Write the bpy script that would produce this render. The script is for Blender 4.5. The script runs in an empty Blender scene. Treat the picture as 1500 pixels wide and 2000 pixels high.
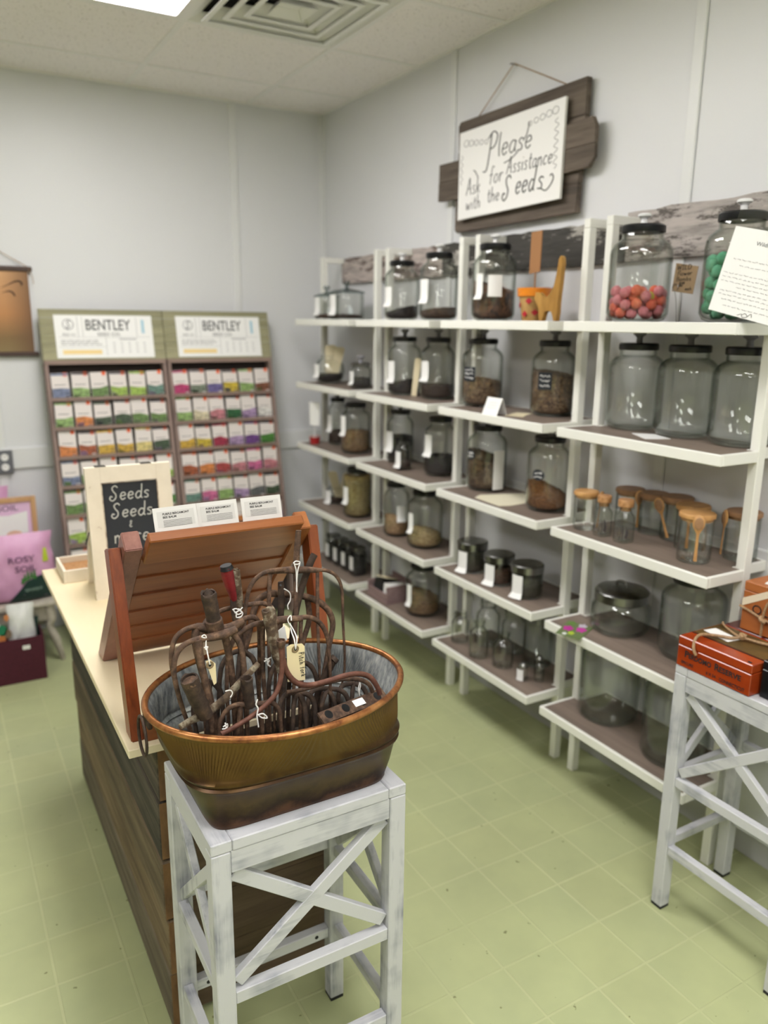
import bpy, bmesh, math, random
from mathutils import Vector, Matrix
random.seed(7)
S = bpy.context.scene
COL = S.collection
pi = math.pi

# ------------------------------------------------------------------ camera, world, lights, exposure
CAM = Vector((-2.0072, -4.1813, 1.5692))
YAW, PITCH, ROLL, FPX = 0.523776, 0.238715, -0.01081989, 1531.47
_f = Vector((math.sin(YAW)*math.cos(PITCH), math.cos(YAW)*math.cos(PITCH), -math.sin(PITCH)))
_r = Vector((math.cos(YAW), -math.sin(YAW), 0)); _d = _f.cross(_r)
RT = _r*math.cos(ROLL) + _d*math.sin(ROLL); DN = -_r*math.sin(ROLL) + _d*math.cos(ROLL)
cd = bpy.data.cameras.new('camera'); cam = bpy.data.objects.new('camera', cd); COL.objects.link(cam)
M = Matrix((( RT.x, -DN.x, -_f.x, CAM.x), (RT.y, -DN.y, -_f.y, CAM.y), (RT.z, -DN.z, -_f.z, CAM.z), (0, 0, 0, 1)))
cam.matrix_world = M
cd.sensor_fit = 'VERTICAL'; cd.sensor_height = 36; cd.sensor_width = 27; cd.lens = FPX/2000*36
cd.clip_start = .02
cd.dof.use_dof = True; cd.dof.focus_distance = 1.42; cd.dof.aperture_fstop = 2.7
S.camera = cam
S.view_settings.view_transform = 'Standard'; S.view_settings.look = 'None'; S.view_settings.gamma = 1
S.view_settings.use_curve_mapping = False
S.view_settings.exposure = 0.0
S.cycles.transparent_max_bounces = 40
S.cycles.max_bounces = 8
S.cycles.diffuse_bounces = 4
S.cycles.glossy_bounces = 3
S.cycles.caustics_reflective = False; S.cycles.caustics_refractive = False
w = bpy.data.worlds.new('world'); S.world = w; w.use_nodes = True
w.node_tree.nodes['Background'].inputs[0].default_value = (.9, .95, 1, 1)
w.node_tree.nodes['Background'].inputs[1].default_value = .3
LAMP = 19.0            # strength of the troffer diffusers
H = 2.648

def at(u, v, X=None, Y=None, Z=None):
    """the point of the plane X=, Y= or Z= that the photograph shows at pixel u, v"""
    d = _f + RT*((u-750)/FPX) + DN*((v-1000)/FPX)
    if X is not None: t = (X-CAM.x)/d.x
    elif Y is not None: t = (Y-CAM.y)/d.y
    else: t = (Z-CAM.z)/d.z
    return CAM + d*t

# ------------------------------------------------------------------ materials
def newmat(name):
    m = bpy.data.materials.new(name); m.use_nodes = True
    nt = m.node_tree; return m, nt, nt.nodes['Principled BSDF']
def lin(c):
    return tuple(((x/255)/12.92 if x/255 <= .04045 else ((x/255+.055)/1.055)**2.4) for x in c) + (1,)
def coords(nt, scale=(1, 1, 1), loc=(0, 0, 0), rot=(0, 0, 0), kind='Object'):
    tc = nt.nodes.new('ShaderNodeTexCoord'); mp = nt.nodes.new('ShaderNodeMapping')
    nt.links.new(tc.outputs[kind], mp.inputs[0])
    mp.inputs['Scale'].default_value = scale; mp.inputs['Location'].default_value = loc; mp.inputs['Rotation'].default_value = rot
    return mp.outputs[0]
def noise(nt, vec, scale, detail=4, rough=.6):
    n = nt.nodes.new('ShaderNodeTexNoise'); n.inputs['Scale'].default_value = scale
    n.inputs['Detail'].default_value = detail; n.inputs['Roughness'].default_value = rough
    nt.links.new(vec, n.inputs['Vector']); return n.outputs['Fac']
def ramp(nt, fac, stops):
    r = nt.nodes.new('ShaderNodeValToRGB'); nt.links.new(fac, r.inputs[0]); e = r.color_ramp.elements
    e[0].position, e[0].color = stops[0]; e[1].position, e[1].color = stops[-1]
    for p, c in stops[1:-1]:
        x = e.new(p); x.color = c
    return r.outputs[0]
def bump(nt, b, fac, strength=.2, dist=.002):
    n = nt.nodes.new('ShaderNodeBump'); n.inputs['Strength'].default_value = strength; n.inputs['Distance'].default_value = dist
    nt.links.new(fac, n.inputs['Height']); nt.links.new(n.outputs[0], b.inputs['Normal'])
def plain(name, rgb, rough=.5, metal=0, spec=.5):
    m, nt, b = newmat(name); b.inputs['Base Color'].default_value = lin(rgb); b.inputs['Roughness'].default_value = rough
    b.inputs['Metallic'].default_value = metal; b.inputs['Specular IOR Level'].default_value = spec
    return m
def mottled(name, stops, scale=8, stretch=(1, 1, 1), rough=.5, metal=0, bmp=.1, detail=5, bdist=.002, rot=(0, 0, 0)):
    m, nt, b = newmat(name); v = coords(nt, stretch, rot=rot); f = noise(nt, v, scale, detail)
    nt.links.new(ramp(nt, f, [(p, lin(c)) for p, c in stops]), b.inputs['Base Color'])
    b.inputs['Roughness'].default_value = rough; b.inputs['Metallic'].default_value = metal
    if bmp: bump(nt, b, f, bmp, bdist)
    return m
def wood(name, c1, c2, axis=0, scale=14, rough=.5, c3=None, island=0.0, bmp=.15):
    m, nt, b = newmat(name); st = [1, 1, 1]; st[axis] = .07
    v = coords(nt, tuple(st)); f = noise(nt, v, scale, 6, .65); f2 = noise(nt, v, scale*6, 3, .6)
    mx = nt.nodes.new('ShaderNodeMath'); mx.operation = 'MULTIPLY_ADD'; nt.links.new(f2, mx.inputs[0]); mx.inputs[1].default_value = .3
    nt.links.new(f, mx.inputs[2])
    stops = [(.42, lin(c1)), (.82, lin(c2))]
    if c3: stops = [(.38, lin(c1)), (.6, lin(c2)), (.9, lin(c3))]
    col = ramp(nt, mx.outputs[0], stops)
    if island:
        g = nt.nodes.new('ShaderNodeNewGeometry'); hs = nt.nodes.new('ShaderNodeHueSaturation')
        ma = nt.nodes.new('ShaderNodeMapRange'); nt.links.new(g.outputs['Random Per Island'], ma.inputs[0])
        ma.inputs[3].default_value = 1-island; ma.inputs[4].default_value = 1+island
        nt.links.new(ma.outputs[0], hs.inputs['Value']); nt.links.new(col, hs.inputs['Color']); col = hs.outputs[0]
    nt.links.new(col, b.inputs['Base Color']); b.inputs['Roughness'].default_value = rough
    bump(nt, b, mx.outputs[0], bmp, .002)
    return m
def glassmat(name, face=(.96, .965, .955), edge=(.58, .61, .58)):
    m = bpy.data.materials.new(name); m.use_nodes = True; nt = m.node_tree; nt.nodes.clear()
    out = nt.nodes.new('ShaderNodeOutputMaterial'); mix = nt.nodes.new('ShaderNodeMixShader')
    tr = nt.nodes.new('ShaderNodeBsdfTransparent'); gl = nt.nodes.new('ShaderNodeBsdfGlossy')
    gl.inputs['Roughness'].default_value = .03; gl.inputs['Color'].default_value = (.95, .97, .96, 1)
    lw = nt.nodes.new('ShaderNodeLayerWeight'); lw.inputs[0].default_value = .5
    r = nt.nodes.new('ShaderNodeValToRGB'); r.color_ramp.elements[0].color = face+(1,); r.color_ramp.elements[1].color = edge+(1,)
    r.color_ramp.elements[0].position = .35; r.color_ramp.elements[1].position = 1.0
    nt.links.new(lw.outputs['Facing'], r.inputs[0]); nt.links.new(r.outputs[0], tr.inputs[0])
    pw = nt.nodes.new('ShaderNodeMath'); pw.operation = 'POWER'; pw.inputs[1].default_value = 5; lf = nt.nodes.new('ShaderNodeLayerWeight'); lf.inputs[0].default_value = .5
    nt.links.new(lf.outputs['Facing'], pw.inputs[0]); fr = nt.nodes.new('ShaderNodeMath'); fr.operation = 'MULTIPLY_ADD'; nt.links.new(pw.outputs[0], fr.inputs[0]); fr.inputs[1].default_value = .8; fr.inputs[2].default_value = .045
    nt.links.new(fr.outputs[0], mix.inputs[0]); nt.links.new(tr.outputs[0], mix.inputs[1]); nt.links.new(gl.outputs[0], mix.inputs[2])
    nt.links.new(mix.outputs[0], out.inputs[0])
    return m
def seedmat(name, cols, scale=220, bmp=.8):
    m, nt, b = newmat(name); v = coords(nt); vo = nt.nodes.new('ShaderNodeTexVoronoi'); vo.inputs['Scale'].default_value = scale
    nt.links.new(v, vo.inputs['Vector'])
    sp = nt.nodes.new('ShaderNodeSeparateColor'); nt.links.new(vo.outputs['Color'], sp.inputs[0])
    n = len(cols); st = [(i/(n-1)*.9+.05, lin(c)) for i, c in enumerate(cols)]
    nt.links.new(ramp(nt, sp.outputs[0], st), b.inputs['Base Color']); b.inputs['Roughness'].default_value = .75
    bump(nt, b, vo.outputs['Distance'], bmp, .003)
    return m

def wallmat(name, rgb):
    m, nt, b = newmat(name); v = coords(nt); f = noise(nt, v, 160, 2)
    b.inputs['Base Color'].default_value = lin(rgb); b.inputs['Roughness'].default_value = .42
    bump(nt, b, f, .12, .002); return m
M_far = wallmat('low bounce far wall', (172, 170, 166))  # greyed so the unseen walls bounce less fill light under the shelves
M_wall = wallmat('white wall panel', (222, 223, 225))
M_trim = plain('wall trim', (226, 227, 227), .38)
M_white = plain('white metal', (236, 236, 229), .38)
M_paper = plain('white paper', (240, 240, 238), .7)
M_cream = plain('cream card', (226, 214, 180), .7)
M_black = plain('black enamel', (16, 18, 22), .3)
M_ink = plain('black ink', (28, 26, 26), .8)
M_greyink = plain('grey ink', (105, 105, 108), .8)
M_knob = plain('grey ceramic knob', (150, 150, 156), .3)
M_knobw = plain('white ceramic knob', (235, 235, 235), .25)
M_steel = mottled('brushed steel', [(.3, (120, 120, 118)), (.7, (160, 160, 158))], 30, (1, 1, .1), .28, 1, 0)
M_glass = glassmat('jar glass')
M_glass2 = glassmat('thin clear glass', (.98, .985, .98), (.62, .65, .63))
M_glass3 = glassmat('smoky glass', (.94, .95, .935), (.60, .63, .59))
M_shelf = wood('greybrown laminate', (100, 88, 80), (140, 124, 112), 1, 12, .55)
M_bamboo = wood('bamboo', (176, 128, 76), (212, 164, 104), 0, 20, .5)
M_bamboo2 = wood('darker bamboo', (140, 104, 74), (168, 128, 92), 0, 20, .5)
M_cork = mottled('cork', [(.35, (150, 104, 62)), (.65, (196, 148, 98))], 90, bmp=.3)
M_rust = mottled('rusty iron', [(.3, (54, 41, 33)), (.5, (90, 68, 54)), (.68, (128, 100, 78)), (.8, (94, 70, 54))], 70, rough=.72, metal=.25, bmp=.7, bdist=.003)
M_rust2 = mottled('dark rusty iron', [(.3, (42, 33, 28)), (.55, (70, 55, 45)), (.75, (100, 78, 60))], 60, rough=.75, metal=.25, bmp=.7, bdist=.003)
M_rustred = mottled('red brown iron', [(.3, (78, 46, 36)), (.6, (112, 72, 58)), (.8, (136, 98, 80))], 60, rough=.6, metal=.25, bmp=.5)
M_rustgrey = mottled('grey flaking iron', [(.35, (62, 48, 36)), (.5, (98, 80, 62)), (.62, (152, 142, 122)), (.75, (84, 66, 50))], 60, rough=.75, metal=.2, bmp=.6)
M_redpaint = mottled('worn red paint', [(.4, (128, 26, 32)), (.7, (92, 20, 24))], 60, rough=.5)
M_string = plain('white string', (236, 234, 230), .9)
def stoolmat(axis):
    m, nt, b = newmat('brushed white paint'); st = [1, 1, 1]; st[axis] = .06
    f = noise(nt, coords(nt, tuple(st)), 55, 5, .7); g = noise(nt, coords(nt, (1, 1, 1)), 9, 3)
    ad = nt.nodes.new('ShaderNodeMath'); ad.operation = 'MULTIPLY_ADD'; nt.links.new(f, ad.inputs[0]); ad.inputs[1].default_value = .65; nt.links.new(g, ad.inputs[2])
    nt.links.new(ramp(nt, ad.outputs[0], [(.55, lin((122, 124, 136))), (.68, lin((172, 174, 181))), (.82, lin((198, 199, 203)))]), b.inputs['Base Color'])
    b.inputs['Roughness'].default_value = .6; bump(nt, b, f, .3, .002); return m
M_stool, M_stoolx, M_stooly = stoolmat(2), stoolmat(0), stoolmat(1)
M_dark = plain('dark rubber', (30, 30, 32), .8)
M_ply = mottled('pale plywood', [(.35, (222, 205, 168)), (.65, (234, 220, 188))], 5, (1, .2, 1), .55, 0, .04)
M_cedar = wood('red cedar', (80, 34, 14), (122, 58, 26), 2, 16, .32, c3=(152, 82, 40))
M_cedarshade = wood('cedar slats', (82, 40, 18), (126, 68, 32), 0, 12, .34, c3=(150, 90, 46), island=.10)  # shade of the downward-facing slats put into the wood colour
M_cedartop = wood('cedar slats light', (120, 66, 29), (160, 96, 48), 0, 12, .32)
M_walnut = wood('end grain cedar', (104, 66, 48), (138, 92, 70), 1, 60, .5)
M_twine = mottled('jute twine', [(.3, (132, 102, 72)), (.7, (182, 150, 112))], 200, bmp=.5)
M_cream_paint = mottled('cream distressed paint', [(.2, (150, 120, 90)), (.3, (224, 214, 194)), (.8, (234, 224, 206))], 22, rough=.6, bmp=.08)
M_chalkb = plain('chalkboard', (38, 42, 48), .75)
M_chalk = plain('chalk', (206, 206, 200), .9)
M_orange = plain('orange print', (226, 96, 48), .6)
M_clear = glassmat('clear plastic', (.97, .97, .97), (.85, .86, .87))

def floormat():
    m, nt, b = newmat('green painted tile floor')
    v = coords(nt, loc=(.43, 3.082, 0))
    br = nt.nodes.new('ShaderNodeTexBrick'); nt.links.new(v, br.inputs['Vector'])
    br.offset = 0; br.squash = 1; br.inputs['Scale'].default_value = 1; br.inputs['Brick Width'].default_value = .1628
    br.inputs['Row Height'].default_value = .1628; br.inputs['Mortar Size'].default_value = .0035; br.inputs['Mortar Smooth'].default_value = .3
    br.inputs['Color1'].default_value = lin((181, 187, 141)); br.inputs['Color2'].default_value = lin((178, 186, 142)); br.inputs['Mortar'].default_value = lin((194, 199, 154))
    n = noise(nt, v, 3, 4); n2 = noise(nt, v, 1.3, 3)
    cl = ramp(nt, n, [(.35, (.90, .90, .90, 1)), (.65, (1.05, 1.05, 1.03, 1))])
    mx = nt.nodes.new('ShaderNodeMix'); mx.data_type = 'RGBA'; mx.blend_type = 'MULTIPLY'; mx.inputs[0].default_value = 1
    # worn patches where the grout lines fade
    fl = nt.nodes.new('ShaderNodeMix'); fl.data_type = 'RGBA'; fl.inputs[7].default_value = lin((180, 187, 141))
    nt.links.new(ramp(nt, n2, [(.42, (0, 0, 0, 1)), (.62, (.85, .85, .85, 1))]), fl.inputs[0]); nt.links.new(br.outputs['Color'], fl.inputs[6])
    nt.links.new(fl.outputs[2], mx.inputs[6]); nt.links.new(cl, mx.inputs[7])
    # little dark scuffs
    n3 = noise(nt, v, 38, 2, .5); sc = ramp(nt, n3, [(.255, (.45, .42, .36, 1)), (.275, (1, 1, 1, 1))])
    m2 = nt.nodes.new('ShaderNodeMix'); m2.data_type = 'RGBA'; m2.blend_type = 'MULTIPLY'; m2.inputs[0].default_value = 1
    nt.links.new(mx.outputs[2], m2.inputs[6]); nt.links.new(sc, m2.inputs[7])
    nt.links.new(m2.outputs[2], b.inputs['Base Color']); b.inputs['Roughness'].default_value = .38
    bump(nt, b, br.outputs['Fac'], .5, .002)
    return m
def ceilmat():
    m, nt, b = newmat('acoustic ceiling tile'); v = coords(nt); n = noise(nt, v, 130, 2, .5); n2 = noise(nt, v, 260, 2, .6)
    c = ramp(nt, n, [(.30, lin((176, 172, 168))), (.36, lin((248, 243, 242)))])
    nt.links.new(c, b.inputs['Base Color']); b.inputs['Roughness'].default_value = .9; bump(nt, b, n2, .4, .003); return m

# ------------------------------------------------------------------ mesh helpers
def B(): return bmesh.new()
def box(bm, c, s, rot=None, bev=0.0):
    """a box centred at c of size s"""
    r = bmesh.ops.create_cube(bm, size=1); vs = r['verts']
    mat = Matrix.Translation(Vector(c)) @ (rot.to_4x4() if rot else Matrix.Identity(4)) @ Matrix.Diagonal((s[0], s[1], s[2], 1))
    bmesh.ops.transform(bm, matrix=mat, verts=vs)
    if bev:
        es = list({e for v in vs for e in v.link_edges})
        bmesh.ops.bevel(bm, geom=es, offset=bev, segments=1, affect='EDGES', profile=.5)
    return bm
def bx(bm, x0, x1, y0, y1, z0, z1, bev=0.0):
    return box(bm, ((x0+x1)/2, (y0+y1)/2, (z0+z1)/2), (abs(x1-x0), abs(y1-y0), abs(z1-z0)), None, bev)
def bar(bm, a, b, wd, th, side, bev=.0015):
    """a squared bar from a to b; side = rough direction of its width"""
    a, b = Vector(a), Vector(b); d = b-a; L = d.length; d.normalize()
    s = Vector(side); s = (s - d*s.dot(d)).normalized(); n = d.cross(s)
    rot = Matrix((s, d, n)).transposed()
    return box(bm, (a+b)/2, (wd, L, th), rot, bev)
def frames(pts):
    T = []
    for i in range(len(pts)):
        a = pts[max(0, i-1)]; b = pts[min(len(pts)-1, i+1)]; t = (b-a); T.append(t.normalized() if t.length > 1e-9 else Vector((0, 0, 1)))
    n = T[0].orthogonal().normalized(); N = []
    for t in T:
        n = (n - t*n.dot(t)); n = n.normalized() if n.length > 1e-6 else t.orthogonal().normalized(); N.append(n)
    return T, N
def smoothpts(pts, k=4, vals=None):
    pts = [Vector(p) for p in pts]; out = []; vo = []
    for i in range(len(pts)-1):
        p0 = pts[max(0, i-1)]; p1 = pts[i]; p2 = pts[i+1]; p3 = pts[min(len(pts)-1, i+2)]
        for j in range(k):
            t = j/k; out.append(.5*((2*p1)+(p2-p0)*t+(2*p0-5*p1+4*p2-p3)*t*t+(3*p1-p0-3*p2+p3)*t**3))
            if vals: vo.append(vals[i]*(1-t)+vals[i+1]*t)
    out.append(pts[-1])
    if vals: vo.append(vals[-1]); return out, vo
    return out
def tube(bm, pts, r, n=8, k=4, flat=None, closed_ends=True):
    """round bar through pts; r number or list; flat=(direction, factor) squashes it"""
    rs = r if isinstance(r, (list, tuple)) else [r]*len(pts)
    if k > 1: pts, rs = smoothpts(pts, k, list(rs))
    else: pts = [Vector(p) for p in pts]
    T, N = frames(pts); rings = []
    for p, t, nn, rr in zip(pts, T, N, rs):
        bb = t.cross(nn); ring = []
        for i in range(n):
            a = 2*pi*i/n; o = (nn*math.cos(a)+bb*math.sin(a))*rr
            if flat: fd = Vector(flat[0]).normalized(); o = o - fd*o.dot(fd)*(1-flat[1])
            ring.append(bm.verts.new(p+o))
        rings.append(ring)
    for a, b in zip(rings, rings[1:]):
        for i in range(n): bm.faces.new((a[i], a[(i+1) % n], b[(i+1) % n], b[i]))
    if closed_ends:
        bm.faces.new(rings[0][::-1]); bm.faces.new(rings[-1])
    return bm
def lathe(bm, prof, c=(0, 0, 0), n=36, sx=1, sy=1, fn=None):
    """prof: list of (r, z); fn(angle, r, z) -> (x, y, z) may shape it"""
    rings = []; c = Vector(c)
    for r, z in prof:
        if r < 1e-6: rings.append([bm.verts.new(c+Vector((0, 0, z)))]); continue
        ring = []
        for i in range(n):
            a = 2*pi*i/n
            ring.append(bm.verts.new(c+(Vector(fn(a, r, z)) if fn else Vector((r*sx*math.cos(a), r*sy*math.sin(a), z)))))
        rings.append(ring)
    for a, b in zip(rings, rings[1:]):
        if len(a) == 1 and len(b) == 1: continue
        for i in range(n):
            j = (i+1) % n
            if len(a) == 1: bm.faces.new((a[0], b[i], b[j]))
            elif len(b) == 1: bm.faces.new((a[i], a[j], b[0]))
            else: bm.faces.new((a[i], a[j], b[j], b[i]))
    return bm
def prism(bm, poly, depth):
    """poly: list of 3D points (flat); depth: vector it is pushed along"""
    d = Vector(depth); a = [bm.verts.new(Vector(p)) for p in poly]; b = [bm.verts.new(Vector(p)+d) for p in poly]
    bm.faces.new(a[::-1]); bm.faces.new(b)
    for i in range(len(a)): j = (i+1) % len(a); bm.faces.new((a[i], a[j], b[j], b[i]))
    return bm
def basis(o, ux, uy):
    """turns (x, y, lift) of a drawing into a point of the plane at o"""
    o, ux, uy = Vector(o), Vector(ux), Vector(uy); n = ux.cross(uy).normalized()
    return lambda x, y, h=0: o+ux*x+uy*y+n*h

def rootloc(p):
    v = Vector((0, 0, 0))
    while p is not None: v += p.location; p = p.parent
    return v
def obj(name, bm, mat, parent=None, smooth=35, recalc=True):
    if recalc: bmesh.ops.recalc_face_normals(bm, faces=bm.faces)
    if smooth:
        ang = math.radians(smooth)
        for f in bm.faces: f.smooth = True
        for e in bm.edges:
            if len(e.link_faces) == 2 and e.calc_face_angle(0) > ang: e.smooth = False
    me = bpy.data.meshes.new(name)
    off = rootloc(parent) if parent else None
    if off is not None and off.length: bmesh.ops.translate(bm, vec=-off, verts=bm.verts)
    bm.to_mesh(me); bm.free()
    for m in (mat if isinstance(mat, (list, tuple)) else [mat]): me.materials.append(m)
    o = bpy.data.objects.new(name, me); COL.objects.link(o)
    if parent: o.parent = parent
    return o
def tag(o, label, cat, group=None, kind=None):
    o['label'] = label
    if cat: o['category'] = cat
    if group: o['group'] = group
    if kind: o['kind'] = kind
    return o
def thing(name, label, cat, loc, group=None, rz=0):
    o = bpy.data.objects.new(name, None); COL.objects.link(o); o.empty_display_size = .05
    o.location = loc; o.rotation_euler = (0, 0, rz); return tag(o, label, cat, group)
def solo(name, bm, mat, label, cat, group=None, kind=None, base=None, smooth=35):
    """a thing that is one mesh; its origin goes to its base"""
    if base is None:
        vs = bm.verts; xs = [v.co.x for v in vs]; ys = [v.co.y for v in vs]; zs = [v.co.z for v in vs]
        base = Vector(((min(xs)+max(xs))/2, (min(ys)+max(ys))/2, min(zs)))
    bmesh.ops.translate(bm, vec=-Vector(base), verts=bm.verts)
    o = obj(name, bm, mat, None, smooth); o.location = base
    return tag(o, label, cat, group, kind)
def struct(name, bm, mat, label):
    o = obj(name, bm, mat); o['kind'] = 'structure'; o['label'] = label; return o
def sub(name, bm, mat, parent, label=None, smooth=35):
    o = obj(name, bm, mat, parent, smooth)
    if label: o['label'] = label
    return o
def dup(root, loc, label, group=None, rz=None):
    r = root.copy(); COL.objects.link(r); r.location = loc; r['label'] = label
    if rz is not None: r.rotation_euler = (0, 0, rz)
    if group: r['group'] = group
    for ch in list(root.children):
        c = ch.copy(); COL.objects.link(c); c.parent = r
        for g in list(ch.children):
            d = g.copy(); COL.objects.link(d); d.parent = c
    return r

# ------------------------------------------------------------------ writing
GL = {
 'a': (.5, [[(.40,.42),(.26,.5),(.08,.38),(.06,.12),(.22,.0),(.38,.14),(.42,.46)], [(.42,.48),(.41,.12),(.5,.0)]]),
 'b': (.5, [[(.08,1),(.08,.5),(.08,.02)], [(.08,.36),(.26,.5),(.42,.3),(.3,.02),(.08,.06)]]),
 'c': (.44, [[(.38,.42),(.22,.5),(.06,.28),(.14,.03),(.38,.08)]]),
 'd': (.52, [[(.40,.40),(.22,.48),(.06,.24),(.18,.0),(.38,.12),(.44,.5),(.44,1)], [(.44,.5),(.42,.1),(.52,0)]]),
 'e': (.46, [[(.07,.25),(.38,.3),(.32,.48),(.14,.46),(.06,.2),(.2,.0),(.40,.1)]]),
 'f': (.4, [[(.42,.92),(.28,1),(.2,.8),(.18,.3),(.16,-.05)], [(.02,.5),(.34,.52)]]),
 'h': (.5, [[(.08,1),(.08,.4),(.08,0)], [(.08,.34),(.26,.5),(.38,.36),(.40,0)]]),
 'i': (.22, [[(.1,.5),(.1,.2),(.14,0)], [(.11,.72),(.12,.75)]]),
 'k': (.48, [[(.08,1),(.08,.4),(.08,0)], [(.38,.5),(.1,.22)], [(.16,.28),(.4,0)]]),
 'l': (.24, [[(.1,1),(.1,.4),(.18,0)]]),
 'm': (.7, [[(.06,.5),(.08,.2),(.08,0)], [(.08,.34),(.22,.5),(.32,.34),(.32,0)], [(.32,.34),(.46,.5),(.58,.34),(.60,0)]]),
 'n': (.5, [[(.06,.5),(.08,.2),(.08,0)], [(.08,.34),(.26,.5),(.38,.36),(.42,0)]]),
 'o': (.5, [[(.24,.5),(.08,.34),(.1,.08),(.26,0),(.42,.2),(.38,.44),(.24,.5)]]),
 'r': (.4, [[(.06,.5),(.08,.2),(.08,0)], [(.08,.3),(.22,.5),(.36,.44)]]),
 's': (.42, [[(.36,.44),(.2,.5),(.08,.38),(.3,.2),(.28,.03),(.06,.04)]]),
 't': (.36, [[(.16,.85),(.15,.3),(.24,0),(.34,.05)], [(.02,.56),(.32,.58)]]),
 'w': (.66, [[(.04,.5),(.1,.2),(.18,0),(.3,.4),(.42,0),(.52,.2),(.6,.5)]]),
 'A': (.62, [[(.02,0),(.16,.5),(.3,1)], [(.3,1),(.42,.5),(.56,0)], [(.12,.36),(.5,.38)]]),
 'B': (.56, [[(.08,1),(.08,.5),(.08,0)], [(.08,1),(.42,.9),(.36,.58),(.1,.52)], [(.1,.52),(.46,.44),(.46,.1),(.08,0)]]),
 'D': (.6, [[(.08,1),(.08,.5),(.08,0)], [(.08,1),(.42,.9),(.52,.5),(.4,.08),(.08,0)]]),
 'I': (.36, [[(.16,1),(.16,.5),(.16,0)], [(.02,1),(.3,1)], [(.02,0),(.3,0)]]),
 'L': (.48, [[(.08,1),(.08,.5),(.08,0)], [(.08,0),(.42,0)]]),
 'P': (.58, [[(.12,1),(.12,.4),(.06,-.25),(-.16,-.3)], [(-.06,.86),(.2,1.06),(.5,.9),(.42,.56),(.14,.46)]]),
 'Q': (.58, [[(.08,1),(.08,.5),(.08,0)], [(.08,1),(.46,.9),(.4,.54),(.1,.46)]]),
 'S': (.6, [[(.5,.86),(.34,1),(.14,.86),(.24,.6),(.40,.4),(.40,.12),(.2,-.04),(.02,.1),(.08,.28),(.2,.22)]]),
 'W': (.8, [[(.04,1),(.16,.3),(.22,0)], [(.22,0),(.3,.4),(.38,.8)], [(.38,.8),(.46,.4),(.54,0)], [(.54,0),(.64,.5),(.74,1)]]),
 'M': (.7, [[(.04,.0),(.04,.4),(.14,.62),(.26,.5),(.28,.1)], [(.28,.4),(.42,.62),(.54,.45),(.56,.05),(.66,0)]]),
 '8': (.5, [[(.24,.5),(.06,.74),(.24,1),(.42,.76),(.24,.5),(.04,.22),(.24,0),(.44,.22),(.24,.5)]]),
 '0': (.5, [[(.24,1),(.06,.6),(.1,.1),(.26,0),(.42,.4),(.38,.9),(.24,1)]]),
 '$': (.4, [[(.34,.9),(.2,.96),(.08,.8),(.18,.62),(.34,.66)], [(.22,1.1),(.2,.5)]]),
 '&': (.5, [[(.36,.8),(.2,.94),(.1,.76),(.28,.52)], [(.28,.52),(.08,.36),(.12,.06),(.4,.1)]]),
 ' ': (.35, []),
}
def hand(bm, txt, bs, x, y, hgt, r, slant=.1, wide=1.0, gap=.06, n=5, k=4):
    """handwriting along the x of basis bs"""
    for ch in txt:
        wd, st = GL[ch]
        for s in st:
            tube(bm, [bs(x+(px*wide+py*slant)*hgt, y+py*hgt, r*.3) for px, py in s], r, n, k)
        x += (wd*wide+gap)*hgt
    return x
def strokes(bm, lines, bs, r, n=5, k=4, lift=.3):
    for s in lines: tube(bm, [bs(px, py, r*lift) for px, py in s], r, n, k)
def printed(bm, txt, bs, x, y, hgt, width=None, lift=.0006, bold=0.0):
    cu = bpy.data.curves.new('t', 'FONT'); cu.body = txt; cu.size = 1; cu.offset = bold; cu.resolution_u = 3
    o = bpy.data.objects.new('t', cu); me = bpy.data.meshes.new_from_object(o)
    if len(me.vertices):
        xs = [v.co.x for v in me.vertices]; ys = [v.co.y for v in me.vertices]
        x0, x1, y0, y1 = min(xs), max(xs), 0 if min(ys) > -.3 else min(ys), max(ys)
        s = hgt/(y1-y0); sx = (width/(x1-x0)) if width else s
        vs = [bm.verts.new(bs(x+(v.co.x-x0)*sx, y+(v.co.y-y0)*s, lift)) for v in me.vertices]
        for p in me.polygons:
            try: bm.faces.new([vs[i] for i in p.vertices])
            except ValueError: pass
    bpy.data.objects.remove(o); bpy.data.curves.remove(cu); bpy.data.meshes.remove(me)
    return bm
def patch(bm, bs, x0, x1, y0, y1, lift=.0004, th=.0004):
    prism(bm, [bs(x0, y0, lift), bs(x1, y0, lift), bs(x1, y1, lift), bs(x0, y1, lift)], bs(0, 0, th)-bs(0, 0, 0)); return bm

# ------------------------------------------------------------------ the room
XL, YN = -5.2, -8.0
b = B(); bx(b, XL, 0, YN, 0, -.1, 0); struct('floor', b, floormat(), 'green painted square tile floor')
b = B(); bx(b, 0, .1, YN, .1, 0, H); struct('wall_right', b, M_wall, 'white panelled wall behind the shelves')
b = B(); bx(b, XL-.1, 0, 0, .1, 0, H); struct('wall_back', b, M_wall, 'white panelled wall behind the seed racks')
b = B(); bx(b, XL-.1, XL, YN, 0, 0, H); struct('wall_left', b, M_far, 'unseen left wall of the shop, greyed to bounce less light')
b = B(); bx(b, XL-.1, .1, YN-.1, YN, 0, H); struct('wall_front', b, M_far, 'unseen wall behind the viewer, greyed to bounce less light')
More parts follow.
